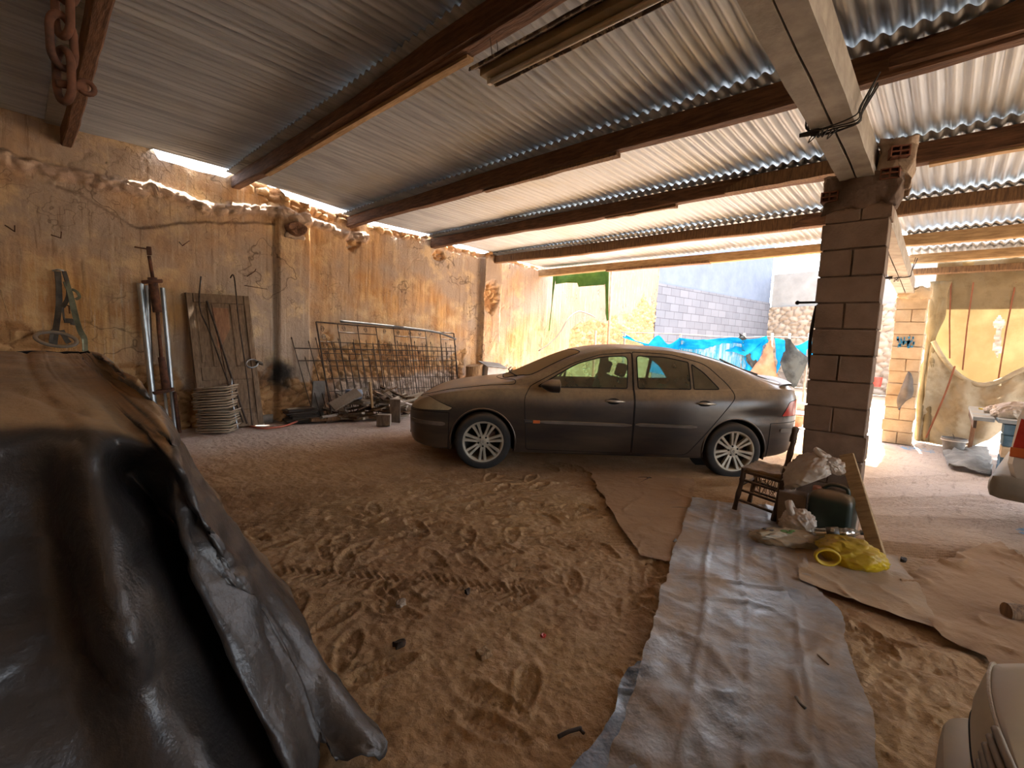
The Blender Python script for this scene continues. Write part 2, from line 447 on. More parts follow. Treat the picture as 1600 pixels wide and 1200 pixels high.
    c1 = m.ramp(m.noise(.9, 4, .55, vc), [(.4935, 0.), (.500, 1.), (.5065, 0.)]); c2 = m.ramp(m.noise(2.1, 3, .6, vc), [(.494, 0.), (.50, .8), (.506, 0.)])
    gate = m.ramp(m.noise(1.1, 3, .5, m.co((1, 1, 1), loc=(9, 1, 1))), [(.48, 0.), (.56, 1.)])
    ck = m.math('MULTIPLY', m.math('MAXIMUM', c1, c2), gate)
    col = m.mix(m.math('MULTIPLY', m.math('MAXIMUM', ck, m.math('MULTIPLY', m.attr('crack'), .7)), .7), col, '3d2a1b')
    stn = m.mix(m.attr('cell'), '9c7046', 'c29b6c')
    stn = m.mix(m.ramp(m.attr('joint'), [(.0, 1.), (.35, 0.)]), stn, '7d5836')
    col = m.mix(m.attr('stone'), col, stn)
    col = m.mix(m.math('MULTIPLY', m.attr('ridge'), .6), col, 'b7aaa0')
    col = m.mix(m.attr('soot'), col, '1d1a18')
    col = m.mix(m.attr('lime'), col, 'b9b6b2')
    h = m.math('ADD', m.noise(30, 5, .65, v), m.math('MULTIPLY', m.noise(7, 4, .6, v), .8))
    m.done(col, .93, 0, m.bump(h, .9, .016))
    lime = sm(.75, .55, Z + (fbm(X * 2, Z * 2, 66) - .5) * .5) * sm(3.2, 4.0, X) * sm(6.9, 6.0, X) * .55
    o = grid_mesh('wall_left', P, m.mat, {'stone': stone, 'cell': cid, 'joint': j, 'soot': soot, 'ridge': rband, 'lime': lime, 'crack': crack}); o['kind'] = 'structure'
    # body of the wall behind its face
    struct('wall_left', MB().box((2.9, 7.84, 1.5), (12.4, .5, 3.2)).box((12.1, 7.84, 1.9), (6, .5, 4.0)), M['mortar'])
build_wall()

struct('wall_back_unseen', MB().box((-3.45, .8, 1.8), (.3, 14, 3.7)), M['plain_plaster'])  # unseen end wall, added to stop light from behind the camera
struct('wall_right_unseen', MB().box((-.8, -6.1, 1.7), (5.4, .3, 3.5)), M['plain_plaster'])  # unseen wall, added and cut short to shape the light from this side
# ---- walls of the yard beyond the roof
def block_wall():
    p0 = Vector((15.06, 7.5, 0)); p1 = Vector((22.9, 6.02, 0)); d = (p1 - p0).normalized(); n = Vector((-d.y, d.x, 0)); L = (p1 - p0).length
    m = NT('grey_blockwork'); br = m.n('TexBrick'); uv = m.co((1, 1, 1))
    br.inputs['Scale'].default_value = 1.0; br.inputs['Brick Width'].default_value = .52; br.inputs['Row Height'].default_value = .27
    br.inputs['Mortar Size'].default_value = .012; br.inputs['Color1'].default_value = lin('5e5e64'); br.inputs['Color2'].default_value = lin('6c6c71'); br.inputs['Mortar'].default_value = lin('45454a')
    cx = m.n('CombineXYZ'); sx = m.n('SeparateXYZ'); m.t.links.new(uv, sx.inputs[0]); m.t.links.new(sx.outputs[0], cx.inputs[0]); m.t.links.new(sx.outputs[2], cx.inputs[1])
    m.t.links.new(cx.outputs[0], br.inputs[0])
    m.done(m.mix(m.ramp(m.noise(1.2, 5), [(.4, 0.), (.7, .35)]), br.outputs[0], '75757a'), .95, 0, m.bump(br.outputs['Fac'], -.6, .02))
    simple('pale_render', '5f6775', '6a7280', 1.5, .9, bump=.4, bsc=6, bd=.02)
    a = math.atan2(d.y, d.x)
    o = struct('wall_yard', MB().box((L / 2, .15, 1.75), (L, .3, 3.7)), m.mat); o.location = p0; o.rotation_euler = (0, 0, a)
    o = struct('wall_yard', MB().box((L / 2, .19, 4.95), (L, .3, 2.7)), M['pale_render']); o.location = p0; o.rotation_euler = (0, 0, a)
    return p1, d
YC, YD = block_wall()
def far_wall():
    # rubble wall closing the yard, rendered band over it
    d = Vector((YD.y, -YD.x, 0)); a = math.atan2(d.y, d.x); L = 14.0
    us = np.arange(0, L, .05); zs = np.arange(0, 3.45, .05); U, Z = np.meshgrid(us, zs, indexing='ij')
    f1, f2, c = worley(U * 3.2, Z * 5.0, 8); j = np.clip((f2 - f1) * 3, 0, 1)
    P = np.stack([U, -(j * .09), Z], -1)
    m = NT('rubble'); col = m.mix(m.attr('cell'), '8f7c68', 'a39381'); col = m.mix(m.ramp(m.attr('joint'), [(0, 1.), (.3, 0.)]), col, '6d5d50'); m.done(col, .95, 0, m.bump(m.noise(12), .5, .02))
    o = grid_mesh('wall_far', P, m.mat, {'cell': c, 'joint': j}, smooth=False); o['kind'] = 'structure'; o.location = YC; o.rotation_euler = (0, 0, a + 0)
    simple('weathered_render', '87827c', '98938c', 1.6, .95, bump=.5, bsc=8, bd=.02)
    o = struct('wall_far', MB().box((L / 2, .22, 2.42), (L, .3, 4.84)), M['weathered_render']); o.location = YC; o.rotation_euler = (0, 0, a)
    return d, a
FD, FA = far_wall()

# ---- corrugated metal roof, one run of sheets per bay
def roof_mat():
    m = NT('corrugated_metal'); v = m.co((.35, 9, 9)); v2 = m.co()
    s = m.noise(2.2, 6, .65, v); b = m.noise(1.1, 4, .6, v2)
    col = m.mix(m.ramp(s, [(.35, 0.), (.65, 1.)]), '8f949a', 'b2b7bb')
    col = m.mix(m.ramp(b, [(.5, 0.), (.7, .5)]), col, 'a09c8c')
    col = m.mix(m.ramp(m.noise(14, 4, .7, v), [(.6, 0.), (.72, .45)]), col, 'c4bda9')
    return m.done(col, m.ramp(s, [(.3, .38), (.7, .6)]), .35, m.bump(m.noise(30, 4, .6, v), .15, .003))
M['roof'] = roof_mat()
PX = [-3.1, -1.3, .45, 2.19, 3.86, 5.57, 7.22, 8.86, 9.7, 10.45]
PZ = [3.45, 3.41, 3.36, 3.33, 3.15, 3.12, 3.05, 3.00, 2.89, 2.79]   # undersides of the purlins
def build_roof():
    pitch = .094
    for i in range(len(PX) - 1):
        x0 = PX[i] - .16; x1 = PX[i + 1] + (.10 if i < 6 else .06)
        if i in (7, 8): ya, yb = .62, -6.0
        elif i == 6: ya, yb, x1 = 7.435, -6.0, 9.0
        else: ya, yb = (7.56 if i < 2 else 7.435), -6.0
        n = int((ya - yb) / pitch * 9); ys = np.linspace(ya, yb, n)
        xs = np.array([x0, x0 + .25, x0 + .90, x0 + .94, x1 - .25, x1])
        X, Y = np.meshgrid(xs, ys, indexing='ij')
        t = (X - x0) / (x1 - x0)
        zb0 = PZ[i] + .185; zb1 = PZ[i + 1] + .225
        Z = zb0 * (1 - t) + zb1 * t + .016 * np.sin(Y * 2 * PI / pitch)
        k = np.floor((Y + i * .31) / .83)
        Z += _h(k, k * 0, 40 + i) * .012 + .008 * (fbm(X * 1.3, Y * .7, 12 + i) - .5) * 4
        # notch of missing sheet at the wall in the third bay: daylight comes in between wall head and sheet
        if i == 2: Y = np.where((Y > 7.38) & (X < 1.21), 7.56, Y)
        if ya > 7.4 and i < 2: pass
        o = grid_mesh('ceiling', np.stack([X, Y, Z], -1), M['roof']); o['kind'] = 'structure'
        md = o.modifiers.new('thickness', 'SOLIDIFY'); md.thickness = .0015
build_roof()

# ---- purlins
def purlin(i, ya, yb, w, h, mat, label, extra=()):
    x = PX[i]; zb = PZ[i]; r = random.Random(i * 3 + 1)
    t = thing('wooden_beam', label, 'beam', (x, (ya + yb) / 2, zb), group='roof timbers'); t['kind'] = 'thing'
    mb = MB(); rings = []; n = max(6, int(abs(ya - yb) / .22))
    ph = r.uniform(0, 6)
    for k in range(n + 1):
        y = ya + (yb - ya) * k / n
        dx = .018 * math.sin(y * .9 + ph) + r.uniform(-.004, .004); dz = .012 * math.sin(y * 1.7 + ph * 2) + r.uniform(-.004, .003)
        ww = w / 2 * (1 + r.uniform(-.05, .05)); c = .012
        rings.append([Vector((x + dx - ww, y, zb + dz + c)), Vector((x + dx - ww + c, y, zb + dz)), Vector((x + dx + ww - c, y, zb + dz + r.uniform(-.003, .003))), Vector((x + dx + ww, y, zb + dz + c)),
                      Vector((x + dx + ww, y, zb + h)), Vector((x + dx - ww, y, zb + h))])
    mb.loft(rings).build('beam_log', mat, t, world=True)
    for (y0, y1, dx, dz, ww, hh, mt) in extra:
        b = MB(); R = []
        for k in range(9):
            y = y0 + (y1 - y0) * k / 8; s = min(1, .35 + k * .35) if k < 3 else 1
            R.append([Vector((x + dx - ww / 2, y, zb + dz + r.uniform(-.004, .004))), Vector((x + dx + ww / 2, y, zb + dz + r.uniform(-.006, .006))), Vector((x + dx + ww / 2, y, zb + dz + hh * s)), Vector((x + dx - ww / 2, y, zb + dz + hh * s))])
        b.loft(R).build('splice_board', mt, t, world=True)
    return t
DWd, PWd, OW = M['beam_wood'], M['pale_wood'], M['old_wood']
purlin(1, 7.6, -6, .13, .17, DWd, 'roof timber overhead behind the viewer side of the hanging chain')
purlin(2, 7.55, -6, .10, .17, DWd, 'rough brown roof timber at far left behind the hanging rusty chain')
purlin(3, 7.6, -6, .12, .16, DWd, 'heavy dark roof timber left of the fluorescent light, thickest of them', [(4.9, -3, -.03, .0, .13, .17, DWd), (6.4, 2.6, .02, -.03, .06, .03, M['pale_wood'])])
purlin(4, 7.6, -6, .11, .165, DWd, 'dark roof timber crossing under the concrete beam right of the light fitting', [(4.2, 2.4, .0, -.03, .07, .03, OW), (.45, -2.4, -.05, .02, .08, .19, DWd)])
purlin(5, 7.6, -6, .12, .16, DWd, 'roof timber that meets the top of the dark block pillar', [(2.0, .95, -.08, .0, .10, .13, OW), (3.6, 2.6, 0, -.025, .07, .03, OW), (.3, -1.5, .03, -.03, .08, .04, PWd)])
purlin(6, 7.6, -6, .12, .16, OW, 'brown roof timber next beyond the pillar top', [(1.7, .9, -.04, -.01, .12, .15, DWd)])
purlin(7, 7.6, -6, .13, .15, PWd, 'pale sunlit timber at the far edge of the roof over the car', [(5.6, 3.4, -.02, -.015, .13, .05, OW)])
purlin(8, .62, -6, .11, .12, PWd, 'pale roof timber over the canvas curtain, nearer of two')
purlin(9, .62, -6, .11, .11, OW, 'roof timber directly above the canvas curtain')

# ---- concrete beams: two precast joists side by side with a groove
def conc_beam(xa, za, xb, zb_, label, rope=False):
    t = thing('concrete_beam', label, 'beam', ((xa + xb) / 2, .62, (za + zb_) / 2)); t['kind'] = 'thing'
    for s in (-1, 1):
        mb = MB(); R = []; n = 30; r = random.Random(3 + s)
        for k in range(n + 1):
            f = k / n; x = xa + (xb - xa) * f; z = za + (zb_ - za) * f
            y0 = .62 + s * .006 + r.uniform(-.003, .003); y1 = .62 + s * (.105 + r.uniform(-.003, .003))
            R.append([Vector((x, y0, z + r.uniform(0, .006))), Vector((x, y1, z + r.uniform(0, .004))), Vector((x, y1, z + .06)), Vector((x, .62 + s * .09, z + .09)), Vector((x, .62 + s * .09, z + .24)), Vector((x, y0, z + .24))])
        mb.loft(R).build('joist', M['concrete'], t, world=True)
    return t
conc_beam(-3.1, 2.80, 4.42, 2.66, 'long grey concrete beam overhead running to the dark block pillar')
conc_beam(4.40, 2.66, 9.85, 2.41, 'sunlit concrete beam running from the dark pillar to the far pillar')

# ---- block pillars
def pillar(x, y, w, d, h, mat, label, cap, seed, blue=False):
    t = thing('block_pillar', label, 'pillar', (x + d / 2, y + w / 2, 0)); t['kind'] = 'thing'; r = random.Random(seed)
    mb = MB(); n = int(round(h / .197)); k = 0; z = 0.0
    while z < h - .05:
        hh = min(.197, h - z)
        parts = [(0, w)] if k % 2 == 1 else [(0, w * .48 + r.uniform(-.02, .02)), None]
        if len(parts) == 2: parts = [(0, parts[0][1]), (parts[0][1] + .008, w)]
        jx = r.uniform(-.008, .008); jy = r.uniform(-.010, .010)
        for (a, b) in parts:
            mb.box((x + d / 2 + jx + r.uniform(-.003, .003), y + jy + (a + b) / 2, z + hh / 2), (d, b - a - .004, hh - .012), bev=.006, jit=.003)
        z += hh; k += 1
    mb.build('blockwork', mat, t, world=True)
    MB().box((x + d / 2, y + w / 2, h / 2), (d - .022, w - .022, h - .01)).build('mortar_core', M['mortar_shaded'] if mat is M['block_shaded'] else M['mortar'], t, world=True)
    return t
def blocks(name, c1, c2, sootc):
    m = NT(name); v = m.co()
    col = m.mix(m.ramp(m.noise(3.2, 5, .6, v), [(.38, 0.), (.62, 1.)]), c1, c2)
    col = m.mix(m.ramp(m.noise(1.7, 4, .6, m.co(loc=(3, 1, 2))), [(.55, 0.), (.7, .7)]), col, sootc)
    M[name] = m.done(col, .95, 0, m.bump(m.math('ADD', m.noise(60, 4, .7, v), m.noise(9, 4, .6, v)), .7, .008))
blocks('block_shaded', '84705f', '9a8472', '5c4c42')  # pillar under the roof: shade put into the block colour
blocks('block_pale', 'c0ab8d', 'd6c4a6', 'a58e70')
simple('mortar_shaded', '5c4b40', '776455', 6, .95, bump=1, bsc=22, bd=.012)  # darker copy of the mortar, with the pillar's shade in its colour
p1 = pillar(4.25, .40, .40, .20, 2.50, M['block_shaded'], 'dark concrete block pillar in the middle of the shed behind the chair', True, 4)
p2 = pillar(9.75, .34, .38, .36, 2.38, M['block_pale'], 'pale sunlit block pillar at the left edge of the canvas curtain', True, 9)
def lump(parent, name, mat, c, size, seed, amp=.02, res=24, world=True):
    t = bmesh.new(); bmesh.ops.create_cube(t, size=1); bmesh.ops.subdivide_edges(t, edges=t.edges[:], cuts=9, use_grid_fill=True)
    for v in t.verts:
        p = Vector((v.co.x * size[0], v.co.y * size[1], v.co.z * size[2]))
        f = max(abs(v.co.x), abs(v.co.y), abs(v.co.z)) * 2
        q = v.co.normalized() * .5 * f
        p = Vector((size[0] * (v.co.x * .75 + q.x * .3), size[1] * (v.co.y * .75 + q.y * .3), size[2] * (v.co.z * .8 + q.z * .25)))
        a = float(fbm(np.array([p.x * 14 + seed]), np.array([p.y * 14 + p.z * 9]), seed)[0]) - .5
        b_ = float(fbm(np.array([p.z * 14 + seed]), np.array([p.y * 12 - p.x * 9]), seed + 5)[0]) - .5
        v.co = p + Vector((a, b_, a - b_)) * amp * 2.2 + Vector(c)
    mb = MB(); mb.add(t)
    return mb.build(name, mat, parent, smooth=True, world=world)
lump(p1, 'mortar_cap', M['mortar_shaded'], (4.36, .60, 2.585), (.27, .46, .24), 3, .035)
lump(p1, 'mortar_cap', M['mortar'], (4.42, .42, 2.76), (.26, .20, .36), 5, .04)
lump(p1, 'mortar_cap', M['mortar'], (4.37, .78, 2.66), (.2, .12, .12), 7, .03)
def hollow_brick(parent, c, rz=0):
    mb = MB(); m = T(c, (0, 0, rz))
    W, H_ = .11, .075
    for sy in (-1, 0, 1): mb.box((0, sy * (W / 2 - .004), 0), (.18, .008, H_), m=m)
    for sz in (-1, 0, 1): mb.box((0, 0, sz * (H_ / 2 - .004)), (.18, W, .008), m=m)
    mb.box((.06, 0, 0), (.02, W - .002, H_ - .002), m=m)
    return mb.build('hollow_brick', M['clay_brick'], parent, world=True)
hollow_brick(p1, (4.30, .775, 2.56)); hollow_brick(p1, (4.30, .43, 2.66)); hollow_brick(p1, (4.30, .41, 2.80), .3)
lump(p2, 'mortar_cap', M['block_pale'], (9.92, .52, 2.42), (.4, .42, .16), 13, .04)
# ================================================================== THE CAR
def crv(pts):
    xs = np.array([p[0] for p in pts], float); ys = np.array([p[1] for p in pts], float)
    h = np.diff(xs); d = np.diff(ys) / h; m = np.zeros(len(xs)); m[0] = d[0]; m[-1] = d[-1]
    for i in range(1, len(xs) - 1):
        m[i] = 0 if d[i - 1] * d[i] <= 0 else 2 * d[i - 1] * d[i] / (d[i - 1] + d[i])
    def f(x):
        x = float(min(max(x, xs[0]), xs[-1])); i = int(min(max(np.searchsorted(xs, x) - 1, 0), len(h) - 1)); t = (x - xs[i]) / h[i]
        return float((2 * t ** 3 - 3 * t ** 2 + 1) * ys[i] + (t ** 3 - 2 * t ** 2 + t) * h[i] * m[i] + (-2 * t ** 3 + 3 * t ** 2) * ys[i + 1] + (t ** 3 - t ** 2) * h[i] * m[i + 1])
    return f
cw = crv([(0, .36), (.03, .50), (.09, .63), (.2, .74), (.38, .82), (.65, .865), (1.0, .885), (3.7, .885), (4.1, .86), (4.35, .80), (4.5, .70), (4.576, .56)])
czb = crv([(0, .40), (.04, .30), (.12, .23), (.5, .19), (1.2, .19), (3.6, .20), (4.2, .25), (4.5, .32), (4.576, .42)])
czs = crv([(0, .56), (.05, .61), (.15, .68), (.35, .76), (.65, .825), (1.0, .865), (1.4, .885), (2.0, .895), (2.5, .91), (3.1, .935), (3.5, .955), (3.9, .975), (4.3, .985), (4.5, .97), (4.576, .90)])
czt = crv([(0, .58), (.05, .645), (.15, .725), (.35, .81), (.65, .885), (1.0, .94), (1.14, .965), (1.35, 1.075), (1.6, 1.20), (1.85, 1.31), (2.05, 1.375), (2.3, 1.415), (2.6, 1.432), (3.0, 1.425), (3.3, 1.39), (3.6, 1.325), (3.9, 1.225), (4.15, 1.13), (4.32, 1.085), (4.48, 1.07), (4.54, 1.04), (4.576, .93)])
czr = crv([(0, .575), (.05, .63), (.15, .71), (.35, .79), (.65, .86), (1.0, .905), (1.3, .925), (1.42, .95), (1.7, 1.10), (1.95, 1.225), (2.2, 1.305), (2.5, 1.345), (2.9, 1.345), (3.2, 1.315), (3.5, 1.25), (3.8, 1.155), (4.05, 1.075), (4.25, 1.03), (4.45, 1.02), (4.54, .99), (4.576, .915)])
cyr = crv([(0, .80), (.3, .80), (1.2, .83), (1.42, .835), (1.7, .80), (2.0, .745), (2.3, .71), (2.8, .70), (3.3, .71), (3.7, .74), (4.0, .77), (4.3, .80), (4.576, .80)])
def section(s, N=46):
    w = cw(s); zb = czb(s); zs = czs(s); zt = czt(s); zr = czr(s); yr = cyr(s) * w; H_ = zs - zb
    g = min(max((zr - zs) / .1, 0), 1)
    yb = w - .05 - .02 * g
    pts = [(0, zb - .01), (w * .6, zb - .01), (w - .07, zb), (w - .022, zb + .09 * H_), (w - .004, zb + .35 * H_), (w, zb + .6 * H_), (w - .012, zb + .85 * H_), (yb, zs),
           (yb - .016 * g - .02 * (1 - g), zs + .018 * g + (zr - zs) * .2 * (1 - g)), ((yb - .016 + yr) / 2 + .012 * g, (zs + zr) / 2 + .008 * (1 - g)), (yr, zr), (yr - .09 * g - .04 * (1 - g) - .02, zr + (zt - zr) * .55), (yr * .45, zt - (zt - zr) * .12), (0, zt)]
    P = spline([Vector((0, a, b)) for a, b in pts], 5)
    return [(p.y, p.z) for p in P]
def in_poly(poly, x, y):
    c = False; n = len(poly)
    for i in range(n):
        x1, y1 = poly[i]; x2, y2 = poly[(i + 1) % n]
        if (y1 > y) != (y2 > y) and x < (x2 - x1) * (y - y1) / (y2 - y1) + x1: c = not c
    return c
def rpoly(pts, n=5):
    """rounded polygon: pts (x,y,r)"""
    out = []; N = len(pts)
    for i in range(N):
        a = Vector(pts[i - 1][:2]); b = Vector(pts[i][:2]); c = Vector(pts[(i + 1) % N][:2]); r = pts[i][2] if len(pts[i]) > 2 else 0
        if r <= 0: out.append(tuple(b)); continue
        p = b + (a - b).normalized() * r; q = b + (c - b).normalized() * r
        for k in range(n + 1):
            t = k / n; v = p * (1 - t) ** 2 + b * 2 * t * (1 - t) + q * t * t; out.append((v.x, v.y))
    return out
def cut(bm, poly, ax, flt):
    """ax (i,j): coordinate axes of the view the polygon lies in; returns the faces inside"""
    i, j = ax; k = 3 - i - j; n = len(poly)
    x0 = min(p[0] for p in poly) - .09; x1 = max(p[0] for p in poly) + .09; y0 = min(p[1] for p in poly) - .09; y1 = max(p[1] for p in poly) + .09
    for e in range(n):
        a = poly[e]; b = poly[(e + 1) % n]
        if math.hypot(b[0] - a[0], b[1] - a[1]) < 1e-5: continue
        ex0, ex1 = min(a[0], b[0]) - .07, max(a[0], b[0]) + .07; ey0, ey1 = min(a[1], b[1]) - .07, max(a[1], b[1]) + .07
        fs = []
        for f in bm.faces:
            c = f.calc_center_median()
            if ex0 < c[i] < ex1 and ey0 < c[j] < ey1 and flt(c): fs.append(f)
        if not fs: continue
        nrm = Vector((0, 0, 0)); nrm[i] = -(b[1] - a[1]); nrm[j] = b[0] - a[0]; nrm.normalize()
        co = Vector((0, 0, 0)); co[i] = a[0]; co[j] = a[1]
        geom = list({x for f in fs for x in (list(f.verts) + list(f.edges))}) + fs
        bmesh.ops.bisect_plane(bm, geom=geom, plane_co=co, plane_no=nrm, dist=1e-5)
    return [f for f in bm.faces if flt(f.calc_center_median()) and in_poly(poly, f.calc_center_median()[i], f.calc_center_median()[j])]
def car_paint():
    m = NT('dusty_paint'); v = m.co()
    up = m.upness(-.02, .62)
    n1 = m.ramp(m.noise(2.2, 5, .6, v), [(.3, .55), (.65, 1.)])
    n2 = m.ramp(m.noise(22, 4, .7, v), [(.3, .75), (.6, 1.)])
    d = m.math('MULTIPLY', m.math('MULTIPLY', up, n1), n2)
    low = m.ramp(m.noise(1.6, 4, .6, m.co((.5, 1, 2.5))), [(.4, .02), (.75, .14)])
    d = m.math('MAXIMUM', d, low)
    col = m.mix(d, '121319', 'b0916a')
    rg = m.math('ADD', m.math('MULTIPLY', d, .5), .28)
    return m.done(col, rg, 0, m.bump(m.noise(40, 4), .06, .002), Coat_Weight=.25, Coat_Roughness=.2)
M['paint'] = car_paint()
def glass_mat(nm='dusty_green_glass', add=.10, lo=.6):
    m = NT(nm); m.t.nodes.remove(m.p)
    tr = m.n('BsdfTransparent'); tr.inputs[0].default_value = lin('bfe8da')
    gl = m.n('BsdfGlossy'); gl.inputs['Roughness'].default_value = .05; gl.inputs[0].default_value = (.9, .95, .93, 1)
    df = m.n('BsdfDiffuse'); df.inputs[0].default_value = lin('b89d78')
    f = m.n('Fresnel'); f.inputs[0].default_value = 1.5
    tl_ = m.n('BsdfTranslucent'); tl_.inputs[0].default_value = lin('b5c0a4'); dm = m.n('MixShader'); dm.inputs[0].default_value = .5 if add < .2 else .1; m.t.links.new(df.outputs[0], dm.inputs[1]); m.t.links.new(tl_.outputs[0], dm.inputs[2])
    a = m.n('MixShader'); m.t.links.new(f.outputs[0], a.inputs[0]); m.t.links.new(tr.outputs[0], a.inputs[1]); m.t.links.new(gl.outputs[0], a.inputs[2])
    b = m.n('MixShader'); m.t.links.new(m.math('MULTIPLY', m.math('ADD', m.upness(-.1 if add < .2 else -.2, 1.1 if add < .2 else .8), add), m.ramp(m.noise(5, 5), [(.3, lo), (.7, .95)])), b.inputs[0])
    m.t.links.new(a.outputs[0], b.inputs[1]); m.t.links.new(dm.outputs[0], b.inputs[2]); m.t.links.new(b.outputs[0], m.out.inputs[0])
    return m.mat
M['glass'] = glass_mat()
M['screen'] = glass_mat('windscreen_under_dust', .6, .8)
simple('gap_black', '0c0b0b', '161412', 5, .9, bump=0)
simple('car_plastic', '1d1c1c', '2b2825', 6, .7, bump=.1, dust='84705a')
simple('tyre', '1c1a19', '2a2724', 8, .85, bump=.2, bsc=40, bd=.002, dust='6e5b46')
simple('alloy', '8f887b', 'aba392', 7, .5, .35, bump=.1, dust='b3a184')
simple('interior', '6a675c', '7d786c', 6, .9, bump=.2)
simple('headlamp', '8f7f62', 'a89676', 6, .4, bump=.05, dust='9c8262')
simple('tail_red', 'a32820', 'c23a2c', 6, .25, bump=.03)
simple('amber', 'b0552a', 'c4662f', 6, .3, bump=.03)
simple('chrome', 'a89f90', 'c9c2b4', 6, .3, .8, bump=.03)
simple('mould_grey', '544c44', '6a6056', 6, .6, bump=.1, dust='a08868')

